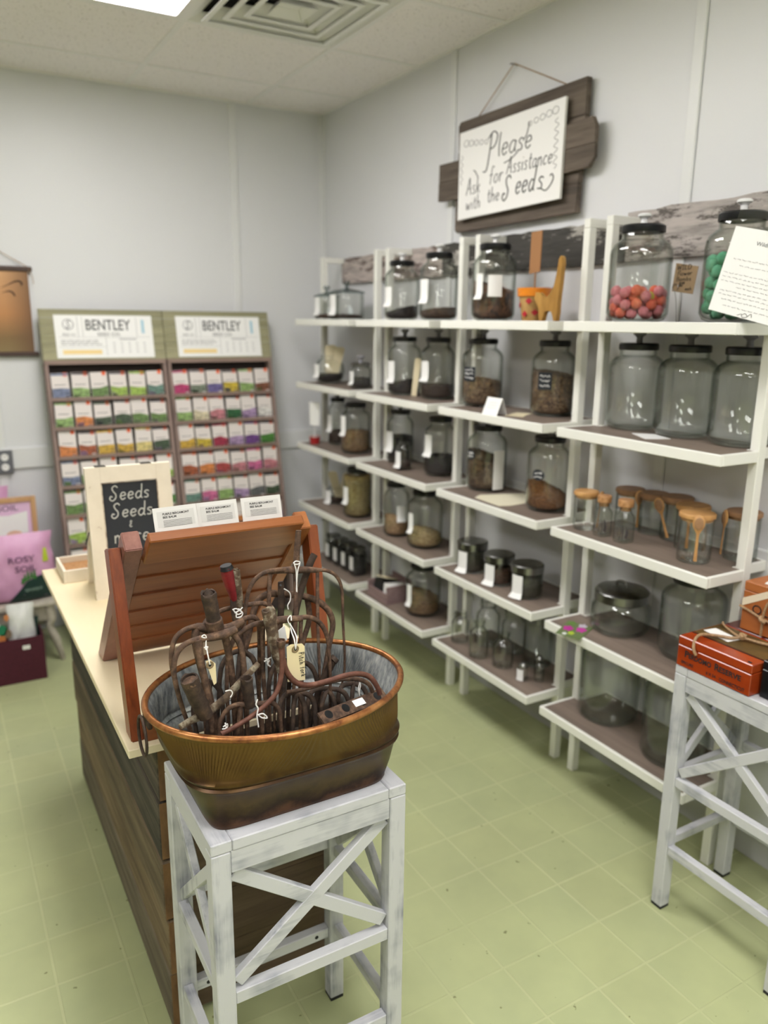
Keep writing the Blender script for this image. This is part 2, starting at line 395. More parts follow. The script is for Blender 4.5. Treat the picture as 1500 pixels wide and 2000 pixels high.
# ceiling of lay-in tiles, with openings for troffers and diffuser
OX, OY, TP = .43246, .37109, .61
M_ceil = ceilmat()
lights = []          # cells (i, j0, j1): x from -OX-i*TP to -OX-(i+1)*TP ; y from -OY-j0*TP to -OY-j1*TP
LC = [(1, 1, 3), (1, 5, 7), (4, 4, 6), (1, 9, 11), (4, 9, 11)]
holes = {(i, j) for i, a, c in LC for j in range(a, c)} | {(0, 1)}
b = B()
xs = [0, -OX] + [-OX-TP*i for i in range(1, 8)] + [XL]; ys = [0, -OY] + [-OY-TP*j for j in range(1, 13)] + [YN]
for i in range(len(xs)-1):
    for j in range(len(ys)-1):
        if (i-1, j-1) in holes: continue
        if abs(xs[i]-xs[i+1]) < .02 or abs(ys[j]-ys[j+1]) < .02: continue
        bx(b, xs[i+1], xs[i], ys[j+1], ys[j], H, H+.015)
struct('ceiling', b, M_ceil, 'speckled white acoustic tile ceiling')
b = B(); bx(b, XL-.1, .1, YN-.1, .1, H+.12, H+.16); struct('ceiling_slab', b, plain('plenum', (120, 120, 120), .9), 'deck above the ceiling tiles')
M_grid = plain('ceiling grid', (240, 238, 236), .4)
b = B(); g = .012
for x in xs[1:-1]: bx(b, x-g, x+g, YN, 0, H-.004, H+.001)
for y in ys[1:-1]: bx(b, XL, 0, y-g, y+g, H-.0035, H+.001)
bx(b, -.02, 0, YN, 0, H-.006, H); bx(b, XL, 0, -.02, 0, H-.006, H)
struct('trim_1', b, M_grid, 'white metal grid of the drop ceiling')
M_emit = bpy.data.materials.new('lit diffuser'); M_emit.use_nodes = True
nt = M_emit.node_tree; nt.nodes.clear(); em = nt.nodes.new('ShaderNodeEmission'); ou = nt.nodes.new('ShaderNodeOutputMaterial')
em.inputs[0].default_value = (1, .972, .962, 1); em.inputs[1].default_value = LAMP; nt.links.new(em.outputs[0], ou.inputs[0])
for k, (i, a, c) in enumerate(LC):
    x0, x1, y0, y1 = -OX-(i+1)*TP, -OX-i*TP, -OY-c*TP, -OY-a*TP
    t = thing('ceiling_light', 'bright fluorescent ceiling panel beside the square air vent' if k == 0 else ['', 'ceiling light panel over the aisle behind the viewer', 'ceiling light panel over the left side of the shop', 'ceiling light panel at the right rear of the shop', 'ceiling light panel at the left rear of the shop'][k], 'ceiling light', ((x0+x1)/2, (y0+y1)/2, H), 'fluorescent ceiling panels')
    b = B()
    for q in ((x0+.012, x0+.035, y0+.012, y1-.012), (x1-.035, x1-.012, y0+.012, y1-.012)): bx(b, *q, H-.004, H+.05)
    for q in ((x0+.035, x1-.035, y0+.012, y0+.035), (x0+.035, x1-.035, y1-.035, y1-.012)): bx(b, *q, H-.004, H+.05)
    sub('frame', b, M_grid, t)
    b = B(); bx(b, x0+.035, x1-.035, y0+.035, y1-.035, H+.004, H+.012); sub('diffuser', b, M_emit, t)
# air diffuser: nested square cones
t = thing('air_vent', 'square white four-way ceiling air vent with nested louvres', 'air vent', (-OX-TP/2, -OY-1.5*TP, H))
cx, cy = -OX-TP/2, -OY-1.5*TP
def sqring(b, h0, z0, h1, z1, th=.002):
    for s in range(4):
        a = s*pi/2; ca, sa = math.cos(a), math.sin(a)
        P = lambda u, v, z: Vector((cx+u*ca-v*sa, cy+u*sa+v*ca, z))
        p = [P(h0, -h0, z0), P(h0, h0, z0), P(h1, h1, z1), P(h1, -h1, z1)]
        prism(b, p, (0, 0, th))
M_vent = plain('vent white', (238, 238, 236), .4); M_ventd = plain('duct grey', (120, 120, 122), .8)
b = B(); sqring(b, .293, H-.002, .25, H+.02); sub('frame', b, M_vent, t)
for k, (o_, i_) in enumerate(((.248, .192), (.188, .132), (.128, .080))):
    b = B(); sqring(b, o_, H-.010+.002*k, i_, H+.030); sqring(b, o_+.006, H-.014+.002*k, o_-.014, H-.014+.002*k, .003); sub('louvre', b, M_vent, t)
b = B(); sqring(b, .07, H-.012, .045, H+.02); bx(b, cx-.045, cx+.045, cy-.045, cy+.045, H+.018, H+.021); lathe(b, [(0, H+.012), (.006, H+.013), (.006, H+.02)], (cx, cy, 0), 12); sub('centre_plate', b, M_vent, t)
b = B()
for q_ in ((-.295, -.290, -.295, .295), (.290, .295, -.295, .295), (-.29, .29, -.295, -.290), (-.29, .29, .290, .295)): bx(b, cx+q_[0], cx+q_[1], cy+q_[2], cy+q_[3], H+.003, H+.10)
bx(b, cx-.295, cx+.295, cy-.295, cy+.295, H+.1001, H+.105); sub('duct', b, M_ventd, t)
# wall trims
b = B()
for x in (-.517, -1.737, -2.957, -4.177): bx(b, x-.02, x+.02, -.011, 0, 0, H, .003)
bx(b, -.03, 0, -.006, 0, 0, H, .002)
struct('trim_2', b, M_trim, 'vertical joint strips of the back wall')
b = B()
for y in (-1.249, -2.475, -3.695, -4.915, -6.135): bx(b, -.008, 0, y-.02, y+.02, 0, H, .003)
bx(b, -.006, 0, -.03, -.006, 0, H, .002)
struct('trim_3', b, M_trim, 'vertical joint strips of the right wall')
b = B(); bx(b, XL, 0, -.016, 0, .848, .952, .004); struct('trim_4', b, M_trim, 'pale chair rail on the back wall')
b = B(); bx(b, -.012, 0, YN, -.016, .848, .952, .004); struct('trim_5', b, M_trim, 'pale chair rail on the right wall')
M_base = plain('grey vinyl base', (190, 191, 190), .5)
b = B(); bx(b, XL, 0, -.01, 0, 0, .1, .003); struct('baseboard_back', b, M_base, 'grey baseboard of the back wall')
b = B(); bx(b, -.01, 0, YN, -.01, 0, .1, .003); struct('baseboard_right', b, M_base, 'grey baseboard of the right wall')

# ------------------------------------------------------------------ shelf units on the right wall
SH = [.285, .60, .925, 1.25, 1.575]
def make_unit(y0, label):
    y1 = y0-.605; ym = (y0+y1)/2
    t = thing('shelf_unit', label, 'shelf unit', (-.15, ym, 0), 'white shelf units along the right wall')
    for ya, yb in ((y0, y0-.028), (y1+.028, y1)):
        b = B(); bx(b, -.15, -.12, yb, ya, 0, 1.862, .002); sub('front_post', b, M_white, t)
        b = B(); bx(b, -.15, -.022, yb, ya, 1.8622, 1.89, .002); sub('top_rail', b, M_white, t)
    for z in SH:
        b = B(); yi0, yi1 = y0-.0285, y1+.0285
        # cantilevered rim: front strip, two end strips, rear strip
        bx(b, -.300, -.288, y1, y0, z-.030, z, .002)
        for ya, yb in ((y0, y0-.012), (y1+.012, y1)):
            bx(b, -.288, -.1505, yb, ya, z-.030, z, .002)
        for ya, yb in ((yi0, yi0-.010), (yi1+.010, yi1)):
            bx(b, -.1505, -.02, yb, ya, z-.030, z, .002)
        bx(b, -.02, -.012, yi1, yi0, z-.030, z, .002)
        s = sub('shelf', b, M_white, t)
        b = B(); bx(b, -.288, -.1505, y1+.012, y0-.012, z-.026, z-.0015); bx(b, -.1505, -.02, yi1+.010, yi0-.010, z-.026, z-.0015)
        sub('shelf_board', b, M_shelf, s, 'grey-brown wood-look board')
    return t
U0 = [-.268, -.953, -1.637, -2.311]
u1 = make_unit(U0[0], 'white five-shelf unit nearest the corner of the room')
dup(u1, (-.15, U0[1]-.3025, 0), 'second white shelf unit from the corner, with the small pinkish rack on its bottom shelf')
dup(u1, (-.15, U0[2]-.3025, 0), 'third white shelf unit from the corner, with the orange planter on top')
dup(u1, (-.15, U0[3]-.3025, 0), 'white shelf unit nearest the viewer, with the bamboo-lidded canisters')
ZS = {z: z-.0015 for z in SH}

# weathered boards along the wall behind the top shelves
def chipped(name, a, c, thr=.5, sc=9):
    m, nt, b = newmat(name); v = coords(nt, (1, .25, 1)); f = noise(nt, v, sc*2, 8, .75)
    v2 = coords(nt, (1, .12, 1)); g2 = noise(nt, v2, 60, 3)
    col = ramp(nt, f, [(thr-.03, lin(a)), (thr+.03, lin(c))])
    mx = nt.nodes.new('ShaderNodeMix'); mx.data_type = 'RGBA'; mx.blend_type = 'MULTIPLY'; mx.inputs[0].default_value = 1
    nt.links.new(col, mx.inputs[6]); nt.links.new(ramp(nt, g2, [(.3, (.6, .6, .6, 1)), (.6, (1, 1, 1, 1))]), mx.inputs[7])
    nt.links.new(mx.outputs[2], b.inputs['Base Color']); b.inputs['Roughness'].default_value = .85; bump(nt, b, f, .5, .004); return m
def rough_board(name, y0, y1, z0, z1, mat, label, x0=-.02, seed=1, axis='y'):
    random.seed(seed); b = B(); n = 24; top = []; bot = []
    for i in range(n+1):
        y = y0+(y1-y0)*i/n
        top.append(Vector((x0, y, z1+random.uniform(-.004, .004)))); bot.append(Vector((x0, y, z0+random.uniform(-.003, .003))))
    prism(b, top+bot[::-1], (-x0-.002, 0, 0))
    return solo(name, b, mat, label, 'board', 'weathered boards on the wall above the shelves')
M_chipA = chipped('flaked pinkish paint', (112, 98, 92), (196, 184, 178), .47)
M_chipB = chipped('charcoal board with flakes', (70, 68, 64), (188, 184, 176), .57, 8)
M_chipC = chipped('silvery weathered board', (98, 92, 88), (188, 180, 175), .46, 10)
rough_board('weathered_board', -.263, -1.22, 1.762, 1.889, M_chipA, 'pale flaking board on the wall above the two far shelf units', seed=2)
rough_board('weathered_board', -1.222, -2.27, 1.762, 1.894, M_chipB, 'charcoal board with white paint flakes behind the orange planter', seed=3)
rough_board('weathered_board', -2.272, -3.6, 1.766, 1.914, M_chipC, 'silvery weathered board behind the jars of coloured seed bombs', seed=4)

# ------------------------------------------------------------------ hanging sign
t = thing('hanging_sign', 'weathered plank sign with white panel asking for assistance with the seeds', 'sign', (-.03, -1.69, 1.93))
M_old = wood('weathered grey wood', (50, 44, 39), (88, 78, 69), 1, 16, .85, c3=(122, 110, 98), island=.18, bmp=.5)
M_oldedge = wood('raw plank edge', (120, 92, 64), (152, 120, 86), 1, 16, .8)
def pl(b, pts, x0, x1): prism(b, [Vector((x0, y, z)) for y, z in pts], (x1-x0, 0, 0))
b = B()
pl(b, [(-1.344, 2.24), (-2.062, 2.24), (-2.062, 2.353), (-1.352, 2.349), (-1.338, 2.335)], -.035, -.012)
pl(b, [(-1.338, 2.142), (-2.055, 2.142), (-2.062, 2.238), (-1.338, 2.238)], -.033, -.012)
pl(b, [(-1.33, 2.03), (-2.048, 2.03), (-2.055, 2.14), (-1.33, 2.14)], -.034, -.012)
pl(b, [(-1.345, 1.928), (-2.045, 1.937), (-2.048, 2.028), (-1.330, 2.028), (-1.330, 1.94)], -.035, -.012)
sub('backing_planks', b, M_old, t)
b = B(); pl(b, [(-1.98, 2.14), (-2.133, 2.14), (-2.133, 2.19), (-2.115, 2.222), (-1.98, 2.216)], -.052, -.0355); sub('cross_plank', b, M_old, t)
b = B(); pl(b, [(-1.98, 2.065), (-2.108, 2.070), (-2.133, 2.098), (-2.133, 2.138), (-1.98, 2.138)], -.051, -.0355); sub('cross_plank', b, M_old, t)
b = B(); pl(b, [(-1.226, 2.062), (-1.40, 2.058), (-1.40, 2.132), (-1.228, 2.134)], -.052, -.0355); sub('cross_plank', b, M_old, t)
b = B(); pl(b, [(-1.228, 2.136), (-1.40, 2.134), (-1.40, 2.204), (-1.228, 2.206)], -.051, -.0355); sub('cross_plank', b, M_old, t)
b = B(); x0 = -.062
pl(b, [(-1.388, 1.972), (-1.993, 1.984), (-1.996, 2.304), (-1.388, 2.298)], x0, -.0525); pan = sub('white_panel', b, plain('white board', (242, 241, 238), .45), t, 'white painted panel')
bs = basis((x0, -1.388, 1.972), (0, -.606, .003), (0, -.001, .326))
bs2 = lambda x, y, h=0: bs(x/.606, y/.326, 0)+Vector((-h, 0, 0))
b = B(); r = .0032; W_, H_ = .606, .326
def hp(txt, x, y, hg, rr, **k): return hand(b, txt, bs2, x*W_, (1-y)*H_, hg, rr*.62, **k)
hp('P', .30, .42, .098, .0036, slant=.16); hp('lease', .40, .385, .082, .0032, slant=.16, wide=1.05)
strokes(b, [[(.29, .172), (.33, .180), (.37, .20)], [(.395, .23), (.415, .25), (.425, .285)], [(.10, .175), (.115, .165), (.125, .15)]], bs2, .0018)
hp('Ask', .09, .73, .062, .0026, wide=.9); hp('for', .33, .66, .06, .0026, slant=.14); hp('Assistance', .505, .60, .058, .0026, slant=.16, wide=.86)
hp('with', .09, .90, .050, .0024); hp('the', .32, .86, .052, .0026); hp('S', .47, .87, .082, .0040, slant=.2, wide=.9); hp('eed', .595, .835, .080, .0038, slant=.2, wide=.85); hp('s', .795, .835, .08, .0038, slant=.2)
strokes(b, [[(.505, .055), (.53, .045), (.555, .06), (.568, .08), (.56, .095), (.55, .09)]], bs2, .0020)
# corner flourishes
for cx_, cy_, sx_, sy_ in ((.56, .30, -1, -1), (.045, .285, 1, -1)):
    for k_ in range(5):
        a0 = .03*k_; rr_ = .012-.001*k_
        loop = [(cx_+sx_*(a0*1.1+rr_*math.cos(q)*1.3), cy_+sy_*(.004*k_+rr_*math.sin(q))-.004) for q in [i*pi/4 for i in range(10)]]
        strokes(b, [loop], bs2, .0008, k=2)
for k_ in range(6):
    y_ = .27-.026*k_; strokes(b, [[(.575, y_), (.560, y_-.01), (.580, y_-.02), (.568, y_-.03)]], bs2, .0008)
    if k_ < 4: strokes(b, [[(.016, y_-.03), (.026, y_-.04), (.012, y_-.05), (.020, y_-.06)]], bs2, .0007)
sub('lettering', b, M_ink, pan, smooth=0)
b = B(); tube(b, [(-.02, -1.444, 2.349), (-.015, -1.653, 2.493), (-.02, -1.951, 2.355)], .0022, 6, 1); sub('cord', b, M_twine, t)
b = B(); tube(b, [(-.03, -1.653, 2.49), (-.0, -1.653, 2.49)], .003, 8, 1); lathe(b, [(0, 0), (.006, .0005), (.006, .002)], (-.03, -1.653, 2.488), 10)
solo('nail', b, M_steel, 'small nail in the wall holding the cord of the plank sign', 'nail')

# ------------------------------------------------------------------ jars
def adj(x, y, xn): return y+(xn-x)*(y+4.181)/(x+2.007)
def curled_label(x, y, z, r, ang, wd, h0, h1, parent, mat=None, flare=.012, name='label', lab='white paper label curling at its foot'):
    """paper stuck round the glass, its foot curling outwards"""
    b = B(); n = 7; a0 = ang-wd/r/2; a1 = ang+wd/r/2; rows = []
    prof = [(r+.0014, h1), (r+.0014, h0+(h1-h0)*.5), (r+.0016, h0+(h1-h0)*.22), (r+.0016+flare*.5, h0+(h1-h0)*.10), (r+.0016+flare, h0+(h1-h0)*.02), (r+.0016+flare*.7, h0)]
    for th in (0, .0006):
        for pr, pz in prof:
            rows.append([b.verts.new((x+(pr+th)*math.cos(a0+(a1-a0)*i/n), y+(pr+th)*math.sin(a0+(a1-a0)*i/n), z+pz)) for i in range(n+1)])
    m = len(prof)
    for base in (0, m):
        for k in range(m-1):
            for i in range(n): b.faces.new((rows[base+k][i], rows[base+k][i+1], rows[base+k+1][i+1], rows[base+k+1][i]))
    for k in range(m-1):
        for i in (0, n): b.faces.new((rows[k][i], rows[k+1][i], rows[m+k+1][i], rows[m+k][i]))
    for i in range(n):
        for k in (0, m-1): b.faces.new((rows[k][i], rows[k][i+1], rows[m+k][i+1], rows[m+k][i]))
    o = sub(name, b, mat or M_paper, parent, lab); return o
def chalk_label(x, y, z, r, ang, wd, h0, h1, parent, rnd=False):
    b = B(); n = 10; a0 = ang-wd/r/2; a1 = ang+wd/r/2; R = r+.0012
    m = 8; hm = (h0+h1)/2; hh = (h1-h0)/2
    g = [[None]*(m+1) for _ in range(n+1)]
    for i in range(n+1):
        for j in range(m+1):
            u = i/n*2-1; v = j/m*2-1
            if rnd: k = math.sqrt(1-.5*v*v); l = math.sqrt(1-.5*u*u); uu, vv = u*k, v*l
            else: uu, vv = u, v
            a = (a0+a1)/2+uu*(a1-a0)/2; g[i][j] = b.verts.new((x+R*math.cos(a), y+R*math.sin(a), z+hm+vv*hh))
    for i in range(n):
        for j in range(m): b.faces.new((g[i][j], g[i+1][j], g[i+1][j+1], g[i][j+1]))
    o = sub('label', b, M_chalkb, parent, 'black label with white handwriting')
    b = B(); random.seed(int(abs(y)*1000))
    for ln in range(3 if not rnd else 2):
        zz = z+hm+hh*(.55-.55*ln) if not rnd else z+hm+hh*(.3-.6*ln)
        pts = []; k = 12; sp = .72 if not rnd else .6
        for i in range(k+1):
            a = (a0+a1)/2+(-sp+2*sp*i/k)*(a0-a1)/2*-1
            pts.append((x+(R+.0006)*math.cos(a), y+(R+.0006)*math.sin(a), zz+random.uniform(-.004, .005)))
        tube(b, pts, .0011, 5, 3)
    sub('handwriting', b, M_paper, o, smooth=0)
def jarprofile(r, Hh, nk):
    z2 = Hh*.70; zn = Hh*.86; zt = Hh*.95; c = min(.028, r*.33)
    return [(r*.55, 0), (r-c, .0015), (r-c*.35, c*.28), (r, c*.9), (r*1.0, z2), (r*.985, z2+(zn-z2)*.3), (r*.90, z2+(zn-z2)*.62), (r*.75, z2+(zn-z2)*.88), (r*nk, zn), (r*nk, zt)]
def glass_body(prof, x, y, z, parent, mat=None, th=.003, n=40):
    b = B(); inner = [(max(pr-th, 0), pz+(.006 if k < 3 else 0)) for k, (pr, pz) in enumerate(prof)]
    lathe(b, [(0, .002)]+prof+inner[::-1]+[(0, .009)], (x, y, z), n); return sub('glass_body', b, mat or M_glass, parent, smooth=60)
def gallon_jar(x, y, z, r, hgt, label, group=None, nk=.66, knob=True, white_knob=False, name='glass_jar', cat='jar', lid=True, mat=None, lidmat=None):
    t = thing(name, label, cat, (x, y, z), group)
    zt = hgt*.95; glass_body(jarprofile(r, hgt, nk), x, y, z, t, mat)
    if lid:
        R = r*nk+.004; b = B(); lathe(b, [(0, zt-.002), (R*.9, zt-.002), (R*.98, zt-.008), (R, zt-.006), (R, hgt-.004), (R-.004, hgt), (R*.8, hgt-.001), (0, hgt-.001)], (x, y, z), 36)
        l = sub('lid', b, lidmat or M_black, t, 'black lid')
        if knob:
            b = B(); lathe(b, [(0, hgt-.001), (.011, hgt-.001), (.009, hgt+.008), (.009, hgt+.016), (.013, hgt+.021), (.019, hgt+.024), (.019, hgt+.029), (.015, hgt+.032), (0, hgt+.033)], (x, y, z), 24)
            sub('knob', b, M_knobw if white_knob else M_knob, l, 'pale knob')
    return t
def fill(x, y, z, r, lvl, label, mat, tilt=.0, name='seeds', cat='seeds', c=None, bumpy=.003, ang=0):
    """loose seed lying in a jar, its top sloping"""
    random.seed(int(abs(x*7+y*13)*1000)); b = B(); c = c or min(.026, r*.3); r = r-.005; n = 32
    prof = [(r-c, .0095), (r-c*.35, .0095+c*.28), (r, .009+c*.9)]
    rings = []
    bot = b.verts.new((x, y, z+.0095))
    def top(px, py): return lvl+tilt*(px*math.cos(ang)+py*math.sin(ang))/r+random.uniform(-bumpy, bumpy)
    for pr, pz in prof:
        ring = []
        for i in range(n):
            a = 2*pi*i/n; px, py = pr*math.cos(a), pr*math.sin(a)
            ring.append(b.verts.new((x+px, y+py, z+min(pz, max(.0096, top(px, py)-.001)))))
        rings.append(ring)
    for k, fr in enumerate((1.0, .8, .55, .28)):
        ring = []
        for i in range(n):
            a = 2*pi*i/n; px, py = r*fr*math.cos(a), r*fr*math.sin(a)
            ring.append(b.verts.new((x+px, y+py, z+max(.0105, top(px, py)+(1-fr)*.006))))
        rings.append(ring)
    tp = b.verts.new((x, y, z+lvl+.006))
    for i in range(n): b.faces.new((bot, rings[0][(i+1) % n], rings[0][i]))
    for A, C in zip(rings, rings[1:]):
        for i in range(n): b.faces.new((A[i], A[(i+1) % n], C[(i+1) % n], C[i]))
    for i in range(n): b.faces.new((rings[-1][i], rings[-1][(i+1) % n], tp))
    return solo(name, b, mat, label, cat, None, 'stuff', (x, y, z+.0095), smooth=50)
S_black = seedmat('black seeds', [(34, 32, 36), (52, 48, 50), (26, 26, 30)])
S_brown = seedmat('brown seeds', [(70, 46, 34), (98, 68, 50), (54, 38, 30)])
S_darkb = seedmat('dark brown seeds', [(52, 38, 34), (72, 54, 46), (40, 30, 28)])
S_tan = seedmat('tan seeds', [(120, 92, 62), (156, 124, 88), (98, 74, 50)], 180)
S_beige = seedmat('pale bean seeds', [(176, 150, 104), (206, 184, 138), (150, 124, 84)], 110)
S_peach = seedmat('peach seeds', [(178, 140, 104), (206, 172, 134), (150, 116, 84)], 150)
S_olive = seedmat('olive gold seeds', [(150, 132, 84), (176, 158, 108), (128, 108, 66)], 150)
S_mix = seedmat('speckled seed mix', [(74, 56, 42), (132, 104, 76), (92, 70, 52), (160, 132, 98)], 190)
S_chunk = seedmat('chunky dried pods', [(58, 42, 36), (96, 68, 52), (128, 92, 68), (46, 36, 34)], 70, 1)
S_coarse = seedmat('coarse brown chaff', [(84, 66, 50), (118, 96, 70), (64, 50, 38)], 80, 1)
S_orange = seedmat('orange brown seeds', [(128, 84, 46), (158, 108, 62), (104, 66, 38)], 260)
S_green = seedmat('dark green seeds', [(50, 50, 40), (70, 70, 54), (40, 40, 34)], 200)
W = pi+.12                                     # direction in which the labels face
g_far, g_small = 'jars of seed on the two far units', 'small jars'
def J(z, x, y, r, h, label, seeds=None, lvl=0, tilt=0, sl=None, lab=None, lang=W, **k):
    t = gallon_jar(x, y, ZS[z], r, h, label, **k)
    if seeds: fill(x, y, ZS[z], r, lvl, sl, seeds, tilt, ang=-1.0)
    if lab: curled_label(x, y, ZS[z], r, lang, lab[0], lab[1], lab[2], t)
    return t
def glasslid_jar(x, y, z, r, h, label, lab):
    t = thing('glass_jar', label, 'jar', (x, y, z)); glass_body([(r*.9, 0), (r, .006), (r, h-.02), (r*.97, h-.014)], x, y, z, t)
    b = B(); lathe(b, [(0, h-.012), (r+.006, h-.013), (r+.006, h-.006), (r*.7, h+.004), (r*.25, h+.010), (.008, h+.014), (.010, h+.024), (.018, h+.032), (.014, h+.044), (0, h+.046)], (x, y, z), 32)
    sub('lid', b, glassmat('lid glass', (.62, .66, .66), (.3, .34, .34)), t, 'clear glass lid with a knob')
    curled_label(x, y, z, r, W, *lab, t); return t
# top shelf
glasslid_jar(-.175, -.395, ZS[1.575], .062, .125, 'low glass canister with glass lid at the corner end of the top shelf', (.045, .02, .112))
fill(-.175, -.395, ZS[1.575], .060, .022, 'thin layer of brown seed in the leftmost glass-lidded canister', S_brown, c=.008)
glasslid_jar(-.165, -.60, ZS[1.575], .085, .140, 'wide glass canister with glass lid, second on the top shelf', (.05, .02, .118))
fill(-.165, -.60, ZS[1.575], .083, .022, 'dark layer of seed in the wide glass-lidded canister', S_darkb, c=.008)
J(1.575, -.17, -1.135, .076, .25, 'black-lidded jar on top of the second unit, with near-black seed', S_black, .045, .018, 'near-black seed in the left jar on top of the second unit', (.045, .055, .14), white_knob=True)
J(1.575, -.17, -1.425, .078, .265, 'black-lidded jar on top of the second unit, with reddish brown seed', S_brown, .045, .008, 'reddish brown seed in the right jar on top of the second unit', (.045, .065, .16), white_knob=True)
J(1.575, -.17, -1.788, .080, .272, 'black-lidded jar of chunky dark pods on top of the third unit', S_chunk, .125, -.02, 'chunky dark dried pods in the jar beside the orange planter', (.03, .075, .165), white_knob=True, lang=W+.1)
curled_label(-.17, -1.788, ZS[1.575], .080, W+.85, .05, .085, .16, [o for o in COL.objects if o.get('label', '').startswith('black-lidded jar of chunky')][0], flare=.001, lab='square white paper label')
# second shelf
t = thing('fishbowl_jar', 'round bowl-shaped jar at the corner end of the second shelf', 'jar', (-.170, -.41, ZS[1.25]))
glass_body([(.035, 0), (.055, .004), (.074, .025), (.082, .06), (.078, .09), (.062, .118), (.045, .13), (.045, .14), (.05, .145)], -.170, -.41, ZS[1.25], t)
curled_label(-.170, -.41, ZS[1.25], .080, W, .045, .03, .10, t)
fill(-.170, -.41, ZS[1.25], .076, .048, 'near-black seed in the round bowl-shaped jar', S_black, .006, c=.035)
def slip(x, y, z0, z1, wd, lean, label, mat=None, yaw=0.3, name='paper_slip'):
    """a long card standing in or beside a jar"""
    b = B(); ux = Vector((math.sin(yaw), -math.cos(yaw), 0)); o = Vector((x, y, z0)); tp = Vector((x+lean[0], y+lean[1], z1))
    q = [o-ux*wd/2, o+ux*wd/2, tp+ux*wd*.62, tp+ux*wd*.3+Vector((0, 0, .008)), tp-ux*wd*.3+Vector((0, 0, .008)), tp-ux*wd*.62]
    prism(b, q, ux.cross((tp-o).normalized())*.0012)
    return solo(name, b, mat or M_cream, label, 'card', smooth=0)
slip(-.175, -.425, ZS[1.25]+.055, ZS[1.25]+.19, .048, (0, -.015), 'pale card tag standing up out of the round bowl-shaped jar', yaw=1.15)
slip(-.160, -.455, ZS[1.25]+.055, ZS[1.25]+.180, .042, (.02, -.02), 'second pale card tag leaning in the round bowl-shaped jar', yaw=.9)
J(1.25, -.18, -.775, .053, .125, 'small apothecary jar beside the round bowl-shaped jar', S_black, .05, 0, 'near-black seed in the small apothecary jar', (.03, .02, .085), nk=.8, lidmat=M_steel, knob=True)
J(1.25, -.15, -1.135, .076, .255, 'black-lidded jar on the second shelf of the second unit, with near-black seed', S_black, .06, .014, 'near-black seed in the left jar, second shelf of the second unit', (.045, .055, .15))
J(1.25, -.125, -1.365, .072, .257, 'black-lidded jar on the second shelf of the second unit, with mid-brown seed', S_darkb, .06, 0, 'mid-brown seed in the right jar, second shelf of the second unit', (.045, .075, .16))
slip(-.16, -1.235, ZS[1.25]+.002, ZS[1.25]+.16, .030, (.0, -.03), 'pale card tag propped between the two jars of the second unit, second shelf')
for (z, x, y, r, h, lab, sd, lvl, tl, sl, pos) in (
 (1.25, -.125, -1.68, .080, .260, 'tall jar with black label and pale-brown seed, second shelf of the third unit', S_mix, .105, -.012, 'pale-brown seed filling the lower half of the jar with the square black label', (W+.12, .055, .10, .155, False)),
 (1.25, -.088, -2.045, .077, .262, 'tall jar with black label and dark speckled seed, second shelf of the third unit', S_mix, .150, -.01, 'dark speckled seed nearly filling the jar at the right of the second shelf', (W+.35, .05, .095, .155, False)),
 (.925, -.125, -1.73, .080, .257, 'tall jar of coarse chaff with a long paper strip, third shelf of the third unit', S_coarse, .13, -.03, 'coarse brown chaff in the jar with the paper strip', (W-.1, .05, .125, .165, True)),
 (.925, -.144, -2.113, .076, .264, 'tall jar a third full of orange-brown seed, third shelf of the third unit', S_orange, .075, -.028, 'orange-brown seed sloping in the jar at the right of the third shelf', (W+.25, .045, .115, .155, True))):
    t = gallon_jar(x, y, ZS[z], r, h, lab); fill(x, y, ZS[z], r, lvl, sl, sd, tl, ang=-1.0)
    chalk_label(x, y, ZS[z], r, pos[0], pos[1], pos[2], pos[3], t, pos[4])
t = [o for o in COL.objects if o.get('label', '').startswith('tall jar of coarse chaff')][0]
curled_label(-.125, -1.73, ZS[.925], .080, W+1.45, .05, .012, .165, t, flare=0, lab='long white paper strip')
# third and fourth shelves of the two far units
J(.925, -.13, -.425, .052, .249, 'slim black-lidded jar behind, third shelf of the corner unit', S_darkb, .075, 0, 'dark seed in the slim jar on the third shelf of the corner unit', (.04, .07, .16), knob=True)
J(.925, -.175, -.715, .075, .249, 'black-lidded jar of tan seed on the third shelf of the corner unit', S_tan, .11, 0, 'tan seed in the jar on the third shelf of the corner unit', (.04, .09, .19), knob=False)
J(.925, -.115, -1.05, .064, .248, 'black-lidded jar of dark seed at the left of the third shelf, second unit', S_black, .125, 0, 'dark seed in the left jar, third shelf of the second unit', (.045, .055, .15))
J(.925, -.20, -1.225, .036, .130, 'small open-neck jar between two large ones, third shelf of the second unit', S_darkb, .035, 0, 'dark seed in the small jar between two large jars', (.035, .012, .085), lid=False)
J(.925, -.125, -1.40, .070, .253, 'black-lidded jar of dark seed at the right of the third shelf, second unit', S_black, .085, 0, 'dark seed in the right jar, third shelf of the second unit', (.045, .085, .18), knob=False)
J(.60, -.175, -.735, .072, .251, 'full jar of olive-gold seed on the fourth shelf of the corner unit', S_olive, .215, 0, 'olive-gold seed filling the jar on the fourth shelf', (.04, .07, .16), knob=False)
J(.60, -.185, -1.14, .060, .252, 'slim jar of peach-coloured seed on the fourth shelf of the second unit', S_peach, .075, -.02, 'peach-coloured seed in the slim jar on the fourth shelf', None, knob=False)
t = [o for o in COL.objects if o.get('label', '').startswith('slim jar of peach')][0]
curled_label(-.185, -1.14, ZS[.60], .060, W+1.3, .04, .075, .15, t, flare=.006)
J(.60, -.168, -1.36, .080, .254, 'wide jar of pale beans on the fourth shelf of the second unit', S_beige, .065, -.015, 'pale beans mounded in the wide jar on the fourth shelf', (.03, .07, .16), knob=False)
